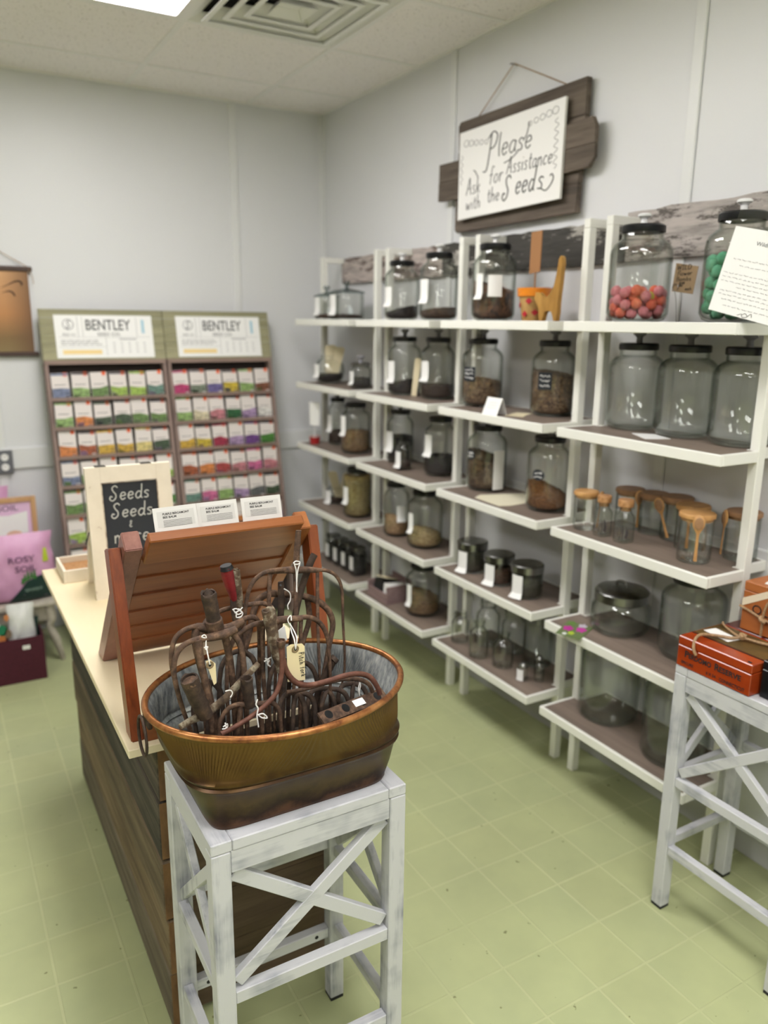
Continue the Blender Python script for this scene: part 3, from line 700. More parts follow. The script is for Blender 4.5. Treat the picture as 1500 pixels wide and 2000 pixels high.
# round-bottomed jar lying with cream tags on the fourth shelf of the corner unit
t = gallon_jar(-.14, -.42, ZS[.60], .055, .10, 'squat open jar with cream tags on the fourth shelf of the corner unit', lid=False)
curled_label(-.14, -.42, ZS[.60], .055, W, .05, .004, .075, t)
fill(-.14, -.42, ZS[.60], .055, .028, 'dark seed in the squat open jar with cream tags', S_darkb)
slip(-.13, -.43, ZS[.60]+.035, ZS[.60]+.17, .040, (-.03, .01), 'cream card tag leaning left in the squat open jar', yaw=1.25)
slip(-.12, -.455, ZS[.60]+.035, ZS[.60]+.165, .040, (.025, -.02), 'cream card tag leaning right in the squat open jar', yaw=1.0)
# red cup with white card on the third shelf
t = thing('red_cup', 'small red cup on the third shelf at the corner of the room', 'cup', (-.235, -.36, ZS[.925]))
b = B(); lathe(b, [(0, 0), (.024, 0), (.031, .04), (.029, .04), (.022, .004), (0, .004)], (-.235, -.36, ZS[.925]), 24); sub('cup', b, plain('red plastic', (168, 36, 40), .4), t)
b = B(); lathe(b, [(.0235, .003), (.0285, .0385), (.034, .040), (.034, .044), (.027, .044)], (-.235, -.36, ZS[.925]), 24); sub('rim', b, plain('pale rim', (214, 196, 190), .5), t)
b = B(); tube(b, [(-.235, -.36, ZS[.925]+.006), (-.235, -.36, ZS[.925]+.10)], .003, 8, 1); box(b, (-.235, -.36, ZS[.925]+.16), (.004, .065, .125), Matrix.Rotation(.5, 3, 'Z'), .001)
solo('card_sign', b, M_paper, 'blank white card on a stem standing in the red cup', 'card')
# bottom shelves, far units
for k, (x, y) in enumerate(((-.17, -.45), (-.17, -.545), (-.17, -.64), (-.17, -.735))):
    z = ZS[.285]; t = thing('square_canister', ['square dark-filled canister nearest the corner, bottom shelf', 'second square dark-filled canister from the corner, bottom shelf', 'third square dark-filled canister from the corner, bottom shelf', 'square dark-filled canister at the right of the four, bottom shelf'][k], 'canister', (x, y, z), 'square canisters on the bottom shelf')
    sq = lambda a, r, zz, x=x, y=y, z=z: ((abs(math.cos(a))**.35*(1 if math.cos(a) > 0 else -1))*r, (abs(math.sin(a))**.35*(1 if math.sin(a) > 0 else -1))*r, zz)
    b = B(); lathe(b, [(0, .001), (.036, 0), (.038, .004), (.038, .115), (.032, .128), (.030, .135), (.028, .135), (.035, .113), (.035, .008), (0, .007)], (x, y, z), 32, fn=sq); sub('glass_body', b, M_glass, t)
    b = B(); lathe(b, [(0, .134), (.034, .134), (.034, .150), (0, .152)], (x, y, z), 32, fn=sq); sub('lid', b, M_steel, t)
    b = B(); bx(b, x-.0405, x-.0392, y-.018, y+.018, z+.03, z+.10); sub('label', b, M_paper, t)
    b = B(); lathe(b, [(0, .0085), (.033, .0085), (.0335, .10), (0, .102)], (x, y, z), 32, fn=sq); solo('seeds', b, S_black, ['dark seed in the square canister nearest the corner', 'dark seed in the second square canister', 'dark seed in the third square canister', 'dark seed in the rightmost square canister'][k], 'seeds', None, 'stuff')
J(.285, -.172, -1.365, .080, .232, 'wide jar of tan-brown seed on the bottom shelf of the second unit', S_tan, .085, -.02, 'tan-brown seed in the wide jar on the bottom shelf', (.03, .05, .15), knob=False)
t = thing('packet_rack', 'small pinkish wooden rack on the bottom shelf of the second unit', 'rack', (-.20, -1.115, ZS[.285]))
M_pinkw = wood('pinkish wood', (120, 98, 98), (158, 134, 132), 1, 18, .7); z = ZS[.285]
for nm, q in (('side', (-.27, -.13, -1.030, -1.022, .001, .075)), ('side', (-.27, -.13, -1.208, -1.200, .001, .085)), ('back', (-.138, -.130, -1.199, -1.031, .001, .10)), ('front', (-.27, -.262, -1.199, -1.031, .001, .050)), ('base', (-.261, -.139, -1.199, -1.031, .001, .007))):
    b = B(); bx(b, q[0], q[1], q[2], q[3], z+q[4], z+q[5], .001); sub(nm, b, M_pinkw, t)
b = B(); box(b, (-.20, -1.09, z+.045), (.11, .07, .07), Matrix.Rotation(.25, 3, 'Y'), .002); solo('seed_packet', b, plain('black card', (28, 28, 28), .6), 'black seed packet standing in the small pinkish rack', 'packet')
b = B(); box(b, (-.215, -1.115, z+.102), (.09, .07, .002), Matrix.Rotation(.35, 3, 'Z') @ Matrix.Rotation(.3, 3, 'Y')); solo('card', b, M_cream, 'cream card lying across the small pinkish rack', 'card')
b = B(); box(b, (-.20, -1.165, z+.052), (.10, .05, .06), Matrix.Rotation(.1, 3, 'Y'), .002); solo('seed_packet', b, M_paper, 'white seed packet standing in the small pinkish rack', 'packet')
# third unit: tent card, papers, steel-lidded canisters
b = B(); z = ZS[1.25]
prism(b, [(-.285, -1.90, z+.0005), (-.285, -1.985, z+.0005), (-.262, -1.985, z+.060), (-.262, -1.90, z+.060)], (.0008, 0, .0002)); prism(b, [(-.240, -1.90, z+.0005), (-.240, -1.985, z+.0005), (-.2612, -1.985, z+.060), (-.2612, -1.90, z+.060)], (.0008, 0, .0002))
t = solo('tent_card', b, M_paper, 'small white tent card at the front edge of the second shelf, third unit', 'card', smooth=0)
b = B(); q = basis((-.2855, -1.905, z+.004), (0, -1, 0), (.36, 0, .93))
for k in range(3): patch(b, q, .018, .060, .042-.010*k, .0425-.010*k, .0008)
o = sub('printed_lines', b, M_greyink, None); o.parent = t
o.data.transform(Matrix.Translation(-t.location))
def sheet(pts, z, label, mat, name='paper_sheet', th=.0012):
    b = B(); prism(b, [(p[0], p[1], z) for p in pts], (0, 0, th)); return solo(name, b, mat, label, 'paper', smooth=0)
sheet([(-.255, -1.99), (-.15, -1.93), (-.12, -1.985), (-.17, -2.01), (-.22, -2.05)], ZS[1.25]+.0003, 'torn cream paper lying behind the tent card', M_cream)
sheet([(-.262, -1.845), (-.215, -1.815), (-.05, -1.87), (-.05, -2.0), (-.225, -2.015), (-.268, -2.0)], ZS[.925]+.0003, 'cream paper sheet lying between the two jars of the third shelf', plain('cream sheet', (228, 222, 196), .7))
CAN = [(-.190, -1.747, .060, .124, S_green, .09, 'left', 'dark olive seed'), (-.192, -1.922, .058, .118, S_brown, .062, 'middle', 'reddish brown seed'), (-.192, -2.086, .058, .124, S_green, .078, 'right', 'blackish green seed')]
for x, y, r, h, sd, lvl, nm, sl in CAN:
    z = ZS[.60]; t = thing('steel_lidded_canister', nm+' of the three steel-lidded canisters on the fourth shelf', 'canister', (x, y, z), 'steel-lidded canisters')
    glass_body([(r*.9, 0), (r, .006), (r, h-.032), (r*.97, h-.028)], x, y, z, t)
    b = B(); lathe(b, [(0, h-.028), (r+.001, h-.029), (r+.002, h-.004), (r-.003, h), (r*.6, h+.001), (0, h)], (x, y, z), 36); sub('lid', b, M_steel, t, 'brushed steel lid')
    curled_label(x, y, z, r, W+.1, .045, .004, h-.035, t, flare=.016)
    fill(x, y, z, r, lvl, sl+' in the '+nm+' steel-lidded canister', sd, .0, c=.006)
# bottles on the bottom shelf of the third unit
def bottle(x, y, r, h, nk, label, name='glass_bottle', lip=True, clasp=False):
    z = ZS[.285]; t = thing(name, label, 'bottle', (x, y, z), 'empty bottles on the bottom shelf')
    pr = [(r*.6, 0), (r*.95, .003), (r, .010), (r, h*.62), (r*.93, h*.70), (r*.7, h*.77), (r*nk, h*.82), (r*nk, h*.94), (r*nk+.004, h*.95), (r*nk+.004, h*.99), (r*nk, h)]
    glass_body(pr, x, y, z, t, M_glass)
    if clasp:
        b = B(); R = r*nk+.006
        tube(b, [(x+R*math.cos(a), y+R*math.sin(a), z+h*.88) for a in [i*pi/8 for i in range(17)]], .0013, 6, 1); tube(b, [(x-R, y, z+h*.88), (x-R-.006, y, z+h*.75), (x-R, y, z+h*.68)], .0013, 6)
        sub('wire_clasp', b, M_steel, t)
bottle(-.215, -1.716, .037, .130, .62, 'slim clear bottle at the left of the bottom shelf', clasp=True)
bottle(-.235, -1.872, .039, .150, .5, 'rounded clear bottle, second in the front row of the bottom shelf')
bottle(-.133, -1.795, .050, .195, .6, 'large wide-mouth jug at the back of the bottom shelf', 'glass_jug', clasp=True)
bottle(-.205, -1.988, .041, .135, .5, 'squat clear bottle in front of the wide jug')
bottle(-.083, -1.899, .050, .180, .75, 'wide-mouth glass jar at the back beside the jug', 'glass_jar')
x, y, z = -.075, -2.035, ZS[.285]; t = thing('glass_cylinder', 'tall pale glass cylinder at the back of the bottom shelf, third unit', 'vase', (x, y, z))
glass_body([(.05, 0), (.056, .005), (.056, .17), (.058, .175)], x, y, z, t, M_glass3)
for k, (x, y, r, h, lb) in enumerate(((-.215, -2.118, .020, .068, 'shaker with white label on the bottom shelf'), (-.170, -2.158, .019, .072, 'unlabelled shaker beside the labelled one'), (-.125, -2.105, .019, .070, 'shaker standing behind the other two'))):
    t = thing('glass_shaker', lb, 'shaker', (x, y, z), 'small shakers')
    glass_body([(r*.9, 0), (r, .003), (r, h*.66), (r*.75, h*.76)], x, y, z, t, n=20); b = B(); lathe(b, [(0, h*.74), (r*.82, h*.74), (r*.82, h*.86), (r*.5, h*.98), (0, h)], (x, y, z), 20); sub('cap', b, M_steel, t, 'metal cap')
    if k == 0: curled_label(x, y, z, r, W+.15, .028, .002, h*.66, t, flare=.002)
# fourth unit, empty jars
for x, y, lb in ((-.093, -2.43, 'empty black-lidded jar, left of the three on the second shelf'), (-.093, -2.622, 'empty black-lidded jar, middle of the three on the second shelf'), (-.093, -2.812, 'empty black-lidded jar, right of the three on the second shelf')):
    gallon_jar(x, y, ZS[1.25], .086, .264, lb, 'empty jars on the second shelf', nk=.64)
sheet([(-.19, -2.52), (-.246, -2.621), (-.178, -2.654), (-.142, -2.567)], ZS[1.25]+.0004, 'small white card lying in front of the empty jars', M_paper, 'card', .0015)
# jars of seed bombs
def balls(cx_, cy_, z, r, n, br, cols, seed, lname, zmax):
    """drop balls one after another to their lowest free spot"""
    random.seed(seed); P = []
    for k in range(n):
        best = None
        for _ in range(260):
            a = random.uniform(0, 2*pi); rr = (r-br-.005)*math.sqrt(random.random())
            if random.random() < .5: rr = r-br-.005
            px, py = rr*math.cos(a), rr*math.sin(a); pz = br+.0095+max(0, (rr-(r-.03-br*.2)))*.35
            for q in P:
                d2 = (q[0]-px)**2+(q[1]-py)**2
                if d2 < (2*br)**2: pz = max(pz, q[2]+math.sqrt((2*br)**2-d2))
            if best is None or pz < best[2]: best = (px, py, pz)
        if best[2] > zmax: break
        P.append(best)
    proto = {}
    for k, q in enumerate(P):
        mname = cols[k % len(cols)] if not isinstance(cols, dict) else cols.get(k, 'pink')
        if mname not in proto:
            b = B(); bmesh.ops.create_icosphere(b, subdivisions=3, radius=br)
            for v in b.verts: v.co *= 1+random.uniform(-.015, .015)
            proto[mname] = obj('seed_bomb', b, BM[mname]); o = proto[mname]
        else: o = proto[mname].copy(); COL.objects.link(o)
        o.location = (cx_+q[0], cy_+q[1], z+q[2]); tag(o, lname % mname, 'seed bomb', 'seed bombs in the %s' % ('left jar' if 'left' in lname else 'right jar'))
BM = {k: mottled('chalky '+k, [(.3, c1), (.7, c2)], 90, rough=.9, bmp=.4) for k, c1, c2 in (('pink', (208, 118, 128), (226, 148, 156)), ('orange', (222, 98, 76), (238, 128, 98)), ('yellow', (196, 186, 84), (212, 200, 104)), ('blue', (110, 158, 178), (132, 176, 192)), ('green', (82, 160, 124), (112, 188, 150)))}
gallon_jar(-.17, -2.480, ZS[1.575], .088, .272, 'jar one quarter full of pink and orange seed bombs on the top shelf', white_knob=True)
cc = ['pink', 'pink', 'orange', 'pink', 'orange', 'pink', 'pink', 'pink', 'orange', 'pink', 'pink', 'orange', 'pink']
balls(-.17, -2.480, ZS[1.575], .088, 56, .0155, {**{k: cc[k % 13] for k in range(60)}, 38: 'yellow', 43: 'blue'}, 5, '%s seed bomb in the left jar on the top shelf', .095)
gallon_jar(-.17, -2.805, ZS[1.575], .084, .273, 'jar full of green seed bombs behind the plastic sleeve', white_knob=True)
balls(-.17, -2.805, ZS[1.575], .084, 95, .0165, ['green'], 9, '%s seed bomb in the right jar on the top shelf', .165)
# card on a wire
t = thing('price_card_holder', 'kraft price card on a curled wire between the two seed bomb jars', 'price card', (-.12, -2.59, ZS[1.575]))
b = B(); z = ZS[1.575]
q = basis((-.125, -2.563, z+.092), (-.06, -.995, .0), (.0, -.03, 1))
prism(b, [q(0, -.004), q(.078, -.014), q(.087, .060), (q(.005, .073))], (.0012, 0, 0)); cardo = sub('card', b, plain('kraft card', (150, 126, 96), .8), t)
b = B(); hand(b, 'WILD', q, .010, .054, .013, .0009, wide=1.75); hand(b, 'flower', q, .013, .038, .014, .0008, wide=1.35); hand(b, 'Bombs', q, .012, .023, .012, .0008, wide=1.6)
hand(b, '80$', q, .024, .008, .012, .0009, wide=1.1); hand(b, 'each', q, .048, -.003, .010, .0007, wide=1.1)
sub('handwriting', b, M_ink, cardo, smooth=0)
b = B(); c0 = q(.014, .006, .001)
tube(b, [(-.12, -2.585, z), (-.126, -2.582, z+.06), c0+Vector((-.002, .0, -.012))]+[c0+Vector((-.002, .010*math.cos(a), .010*math.sin(a))) for a in [-pi/2+i*pi/5 for i in range(10)]], .0009, 6); tube(b, [(-.12+.02*math.cos(a), -2.585+.02*math.sin(a), z+.001) for a in [i*pi/6 for i in range(13)]], .001, 6, 1)
sub('wire', b, M_steel, t)
# plastic sleeve with printed sheet, leaning on the right jar
t = thing('plastic_sleeve', 'clear plastic sleeve holding a printed white sheet, leaning on the green seed bomb jar', 'sheet protector', (-.28, -2.95, ZS[1.575]))
q = basis((-.292, -2.822, 1.604), (.02, -.97, -.22), (.055, -.225, .965))
b = B(); prism(b, [q(0, 0), q(.235, 0), q(.235, .262), q(.08, .258), q(0, .252)], q(0, 0, .0003)-q(0, 0)); sub('sleeve', b, M_clear, t, 'clear plastic pocket', smooth=0)
b = B(); prism(b, [q(.004, .004, .0012), q(.216, .004, .0012), q(.216, .205, .0012), q(.004, .205, .0012)], q(0, 0, .0006)-q(0, 0)); sh = sub('paper', b, M_paper, t, 'white printed sheet', smooth=0)
b = B(); printed(b, 'Wildflower Seed', q, .075, .170, .009, .10, .0025)
rows = [(.028, .15, .132), (.05, .12, .118), (.012, .19, .098), (.012, .19, .088), (.012, .19, .078), (.06, .11, .068), (.018, .18, .056), (.018, .18, .047), (.030, .16, .036), (.04, .14, .022)]
for x_, w_, y_ in rows:
    xx = x_
    while xx < x_+w_*.9:
        L_ = random.uniform(.006, .016); tube(b, [q(xx+i*L_/4, y_+random.uniform(-.0006, .0018), .0022) for i in range(5)], .0004, 4, 1); xx += L_+.004
sub('printed_text', b, M_greyink, sh, smooth=0)
b = B(); strokes(b, [[(.10, .010), (.108, .016), (.116, .010), (.104, .006), (.098, .014)], [(.116, .010), (.124, .018), (.128, .010)], [(.096, .012), (.088, .008)]], lambda x, y, h=0: q(x, y, .0024), .0005); sub('flower_sketch', b, M_ink, sh, smooth=0)
# bamboo-lidded canisters with spoons
def canister(x, y, r, h, label, lidm, spoon, mat=None):
    z = ZS[.925]; t = thing('bamboo_lidded_canister', label, 'canister', (x, y, z), 'bamboo-lidded canisters')
    glass_body([(r*.85, 0), (r*.97, .003), (r, .010), (r, h-.016)], x, y, z, t, M_glass2, .002)
    b = B(); lathe(b, [(0, h-.022), (r-.003, h-.022), (r-.003, h-.0125), (r+.003, h-.012), (r+.003, h-.003), (r, h), (0, h)], (x, y, z), 36); sub('lid', b, lidm, t, 'round wooden lid')
    b = B(); lathe(b, [(r+.0005, h-.020), (r+.0025, h-.0185), (r+.0005, h-.017)], (x, y, z), 36); sub('seal', b, M_clear, t, 'clear seal ring')
    if spoon is None: return
    a, tilt = spoon; ca, sa = math.cos(a), math.sin(a); tx = Vector((-sa, ca, 0)); o = Vector((x+ca*(r+.0095), y+sa*(r+.0095), z)); ou_ = Vector((ca, sa, 0))
    up = (Vector((0, 0, 1))+tx*tilt).normalized(); p0 = o+Vector((0, 0, h*.10)); L = h*.93
    t2 = thing('wooden_spoon', 'wooden spoon hanging on the '+label, 'spoon', p0, 'wooden spoons')
    b = B(); tube(b, [p0+up*L*s for s in (0, .3, .52, .60, .67, .77, .88, .96, 1.0)], [.0048, .0038, .0036, .0045, .0095, .0158, .0158, .0105, .003], 12, 3, (ou_, .32)); sub('handle_and_bowl', b, M_bamboo, t2)
    b = B(); c_ = p0+up*L*.82+ou_*.0046
    tube(b, [c_-up*.018, c_-up*.012, c_, c_+up*.012, c_+up*.017], [.002, .0095, .012, .009, .002], 12, 3, (ou_, .15)); sub('bowl_hollow', b, M_bamboo2, t2)
cam_a = lambda x, y: math.atan2(CAM.y-y, CAM.x-x)
CN = [(-.215, -2.376, .037, .125, 'bamboo-lidded canister at the left end of the group', M_bamboo, 1.0, .15), (-.075, -2.43, .044, .130, 'bamboo-lidded canister at the back left', M_bamboo2, .55, .0), (-.060, -2.515, .044, .130, 'bamboo-lidded canister at the back, its spoon out of sight', M_bamboo2, None, 0),
      (-.055, -2.600, .045, .135, 'bamboo-lidded canister at the back with a slanting spoon', M_bamboo2, -.35, -.35), (-.100, -2.695, .046, .133, 'bamboo-lidded canister just behind the front one', M_bamboo, -.15, .0), (-.195, -2.785, .046, .140, 'bamboo-lidded canister nearest the front edge', M_bamboo, .1, .0), (-.062, -2.835, .046, .140, 'bamboo-lidded canister at the right end by the post', M_bamboo2, -1.1, .04)]
for x, y, r, h, lb, lm_, da, tl in CN: canister(x, y, r, h, lb, lm_, None if da is None else (cam_a(x, y)+da, tl))
for x, y, r, h, lb in ((-.225, -2.465, .023, .128, 'left cork-stoppered spice bottle'), (-.222, -2.550, .025, .132, 'right cork-stoppered spice bottle')):
    z = ZS[.925]; t = thing('corked_bottle', lb+' among the bamboo-lidded canisters', 'bottle', (x, y, z), 'corked bottles')
    sq = lambda a, rr, zz, r=r: ((abs(math.cos(a))**(.4 if rr > r*.8 else 1)*(1 if math.cos(a) > 0 else -1))*rr, (abs(math.sin(a))**(.4 if rr > r*.8 else 1)*(1 if math.sin(a) > 0 else -1))*rr, zz)
    b = B(); lathe(b, [(0, .001), (r*.9, 0), (r, .003), (r, h*.60), (r*.78, h*.70), (r*.72, h*.78), (r*.84, h*.80), (r*.84, h*.83), (r*.66, h*.83), (r*.66, h*.70), (r*.92, h*.58), (r*.92, .008), (0, .007)], (x, y, z), 32, fn=sq); sub('glass_body', b, M_glass, t)
    b = B(); lathe(b, [(0, h*.74), (r*.62, h*.74), (r*.64, h*.835), (r*.92, h*.84), (r*.96, h*.98), (r*.9, h), (0, h)], (x, y, z), 24); sub('cork', b, M_cork, t, 'cork stopper')
    random.seed(3); b = B()
    for s in range(9):
        px, py = random.uniform(-.011, .011), random.uniform(-.011, .011)
        tube(b, [(x+px, y+py, z+.009), (x+px*.6+.004, y+py, z+.03), (x+px*.8, y+py+.003, z+.05)], [.0012, .0022, .0006], 5)
    solo('dried_sprigs', b, plain('grey dried sprig', (92, 84, 84), .8), 'grey dried sprigs inside the '+lb, 'dried plant', None, 'stuff', (x, y, z+.009))
# low jar with handle lid, big black-lidded jar
x, y, z = -.135, -2.485, ZS[.60]; t = thing('cookie_jar', 'low wide glass jar with domed steel lid and loop handle', 'jar', (x, y, z))
glass_body([(.055, 0), (.085, .003), (.095, .018), (.096, .05), (.093, .085), (.082, .100), (.080, .105)], x, y, z, t)
b = B(); lathe(b, [(0, .103), (.083, .103), (.086, .106), (.086, .132), (.078, .140), (.05, .146), (0, .148)], (x, y, z), 40); l = sub('lid', b, M_steel, t, 'dark brushed steel lid')
b = B(); tube(b, [(x-.004, y+.018, z+.146), (x-.004, y+.020, z+.158), (x-.004, y, z+.164), (x-.004, y-.020, z+.158), (x-.004, y-.018, z+.146)], .0055, 8, 3, ((1, 0, 0), .8)); sub('handle', b, M_steel, l)
gallon_jar(-.103, -2.735, ZS[.60], .094, .252, 'large squat jar with deep black lid behind the cigar boxes', nk=.66, knob=False)
z = ZS[.60]; 
q = [(-.345, -2.415), (-.315, -2.495), (-.205, -2.44), (-.232, -2.352)]
b = B(); prism(b, [(x, y, z+.0005) for x, y in q], (0, 0, .0015))
t = solo('seed_packet', b, plain('packet green', (104, 122, 76), .5), 'seed packet with purple coneflowers overhanging the fourth shelf edge', 'packet', smooth=0)
def bil(u, v, h=0):
    a, b_, c, d = [Vector((x, y, 0)) for x, y in q]; p = a*(1-u)*(1-v)+b_*(1-u)*v+c*u*v+d*u*(1-v); return Vector((p.x, p.y, z+.0022+h))
for nm, cs, u0, v0, rr in (('flower_picture', (186, 50, 150), .50, .25, .22), ('flower_picture', (196, 64, 160), .62, .72, .22), ('leaf_picture', (96, 132, 60), .88, .22, .16), ('sky_picture', (200, 190, 204), .88, .65, .18), ('name_band', (176, 200, 60), .25, .5, .14), ('name_band', (226, 230, 226), .12, .3, .10)):
    b = B(); k = 12; prism(b, [bil(u0+rr*math.cos(a)*(.8+.2*math.cos(5*a)), v0+rr*1.1*math.sin(a)*(.8+.2*math.cos(5*a))) for a in [i*2*pi/k for i in range(k)]], (0, 0, .0003)); sub(nm, b, plain('print '+str(cs), cs, .5), t, smooth=0)
# big open cylinders
for x, y, r, h, lb in ((-.135, -2.465, .098, .252, 'left open glass cylinder on the lowest shelf near the viewer'), (-.150, -2.755, .100, .255, 'right open glass cylinder on the lowest shelf, behind the white stool')):
    z = ZS[.285]; t = thing('glass_cylinder', lb, 'vase', (x, y, z), 'large glass cylinders'); glass_body([(r*.75, 0), (r*.94, .004), (r, .02), (r, h*.88), (r*.93, h*.95), (r*.95, h)], x, y, z, t, M_glass3, .004)
# planter with cat cut-out and sign on a stick
x, y, z = -.155, -2.00, ZS[1.575]
t = thing('flower_pot', 'terracotta-orange flower pot with painted poppies beside the wooden cat', 'flower pot', (x, y, z))
M_tan = mottled('tan pot', [(.4, (180, 142, 84)), (.6, (196, 158, 98))], 20, rough=.5); M_or = plain('bright orange glaze', (226, 134, 28), .35)
b = B(); lathe(b, [(0, .002), (.038, 0), (.053, .085), (.050, .085), (.036, .006), (0, .006)], (x, y, z), 36); sub('pot', b, M_tan, t)
b = B(); lathe(b, [(.0535, .083), (.058, .084), (.060, .112), (.056, .112), (.053, .086)], (x, y, z), 36); sub('rim', b, M_or, t, 'bright orange rim')
b = B(); M_poppy = plain('poppy red', (178, 30, 44), .5)
for a, h in ((pi-.5, .055), (pi+.1, .025), (pi+.5, .068), (pi+.95, .03)):
    rr = .038+.015*h/.085+.001; c_ = Vector((x+rr*math.cos(a), y+rr*math.sin(a), z+h)); ou_ = Vector((math.cos(a), math.sin(a), 0)); tx = Vector((-math.sin(a), math.cos(a), 0))
    prism(b, [c_+tx*.010*math.cos(k)*(1+.2*math.cos(4*k))+Vector((0, 0, .009*math.sin(k)*(1+.2*math.cos(4*k)))) for k in [i*2*pi/14 for i in range(14)]], ou_*.0015)
sub('painted_poppies', b, M_poppy, t, 'red painted flowers', smooth=0)
b = B(); tube(b, [(x, y, z+.007), (x-.002, y, z+.17)], .0028, 8, 1); prism(b, [(x-.004, y+.030, z+.160), (x-.004, y-.024, z+.166), (x-.004, y-.026, z+.300), (x-.004, y+.028, z+.296)], (.003, 0, 0))
solo('stick_sign', b, plain('brown kraft sign', (158, 112, 70), .7), 'brown upright card on a stick rising from the orange-rimmed pot', 'sign', smooth=0)
b = B(); cx_ = -.215; yo = -2.15
cat = [(.052, .0), (.052, .018), (.056, .040), (.060, .052), (.075, .066), (.082, .078), (.074, .084), (.078, .096), (.068, .092), (.056, .094), (.048, .090), (.040, .078), (.020, .076), (.002, .088), (-.014, .112), (-.022, .150), (-.028, .196), (-.036, .206), (-.045, .198), (-.046, .18), (-.042, .12), (-.036, .060), (-.038, .030), (-.034, .0), (-.018, .0), (-.014, .022), (-.006, .034), (.010, .036), (.026, .032), (.032, .018), (.034, .0)]
prism(b, [(cx_, yo+px, z+pz) for px, pz in cat], (.016, 0, 0)); bmesh.ops.bevel(b, geom=b.edges[:], offset=.0018, segments=1, affect='EDGES')
solo('wooden_cat', b, mottled('varnished gold wood', [(.35, (150, 108, 46)), (.65, (186, 142, 72))], 24, (1, 1, .3), .3, 0, .1), 'varnished wooden cat figure with tall upright tail, in front of the orange-rimmed pot', 'ornament')

# ------------------------------------------------------------------ seed packet racks against the back wall
M_rackw = wood('greybrown rack wood', (100, 82, 74), (146, 124, 114), 0, 14, .7, bmp=.2)
M_rackv = wood('greybrown rack wood upright', (104, 86, 80), (152, 130, 122), 2, 14, .7, bmp=.2)
M_sage = wood('sage green boards', (128, 126, 96), (164, 160, 128), 0, 14, .75, island=.08, bmp=.3)
LEAN = .21
def rk(z): return -.09-(1.61-z)*LEAN           # y of the rack's front at height z
KN = math.sqrt(1+LEAN*LEAN); RU = Vector((0, LEAN/KN, 1/KN)); RN = Vector((0, -1/KN, LEAN/KN))
PM = {}
def pmat(rgb):
    g_ = sum(rgb)/3; rgb = tuple(int(g_+(c-g_)*.82) for c in rgb)
    if rgb not in PM: PM[rgb] = mottled('packet print %d %d %d' % rgb, [(.35, tuple(int(c*.72) for c in rgb)), (.65, tuple(min(255, int(c*1.1)) for c in rgb))], 60, rough=.55, bmp=0)
    return PM[rgb]
CN_ = {'leafy green': (104, 140, 66), 'light green': (142, 180, 96), 'dark green': (62, 84, 58), 'teal': (98, 140, 124), 'orange': (226, 128, 52), 'golden': (214, 168, 44), 'pale yellow': (226, 204, 120), 'lime': (160, 196, 70), 'slate blue': (112, 124, 158), 'magenta': (196, 44, 108), 'violet': (104, 92, 156), 'yellow': (214, 184, 40), 'brown': (140, 82, 54), 'cream': (222, 208, 168), 'rose': (204, 120, 130), 'forest green': (38, 104, 56), 'lilac': (172, 140, 186), 'white': (226, 222, 218), 'crimson': (172, 34, 66), 'purple': (110, 58, 140), 'bright green': (72, 140, 48), 'rust': (176, 84, 40), 'red': (182, 62, 60), 'pink': (216, 96, 150), 'grey': (96, 98, 100), 'greygreen': (120, 134, 112)}
LEFT = [['slate blue', 'light green', 'leafy green', 'lime', 'lime', 'teal'], ['light green', 'orange', 'dark green', 'dark green', 'leafy green', 'leafy green'], ['orange', 'rust', 'golden', 'golden', 'pale yellow', 'dark green'], ['slate blue', 'light green', 'magenta', 'greygreen', 'rose', 'lime'], ['leafy green', 'light green', 'teal', 'orange', 'leafy green', 'bright green'], ['lime', 'leafy green', 'red', 'dark green', 'yellow', 'leafy green'], ['grey', 'white', 'leafy green', 'orange', 'teal', 'lime']]
RIGHT = [['magenta', 'greygreen', 'violet', 'yellow', 'light green', 'brown'], ['light green', 'cream', 'rose', 'forest green', 'lilac', 'white'], ['golden', 'yellow', 'crimson', 'lilac', 'purple', 'bright green'], ['rust', 'orange', 'red', 'rose', 'pink', 'rose'], ['teal', 'pink', 'light green', 'lilac', 'grey', 'dark green'], ['forest green', 'rose', 'cream', 'orange', 'bright green', 'lilac']]
ORD = ['top', 'second', 'third', 'fourth', 'fifth', 'sixth', 'seventh']; NTH = ['first', 'second', 'third', 'fourth', 'fifth', 'sixth']
M_pw = plain('packet white', (222, 214, 210), .6); M_pd = plain('packet dark top', (78, 70, 74), .6)
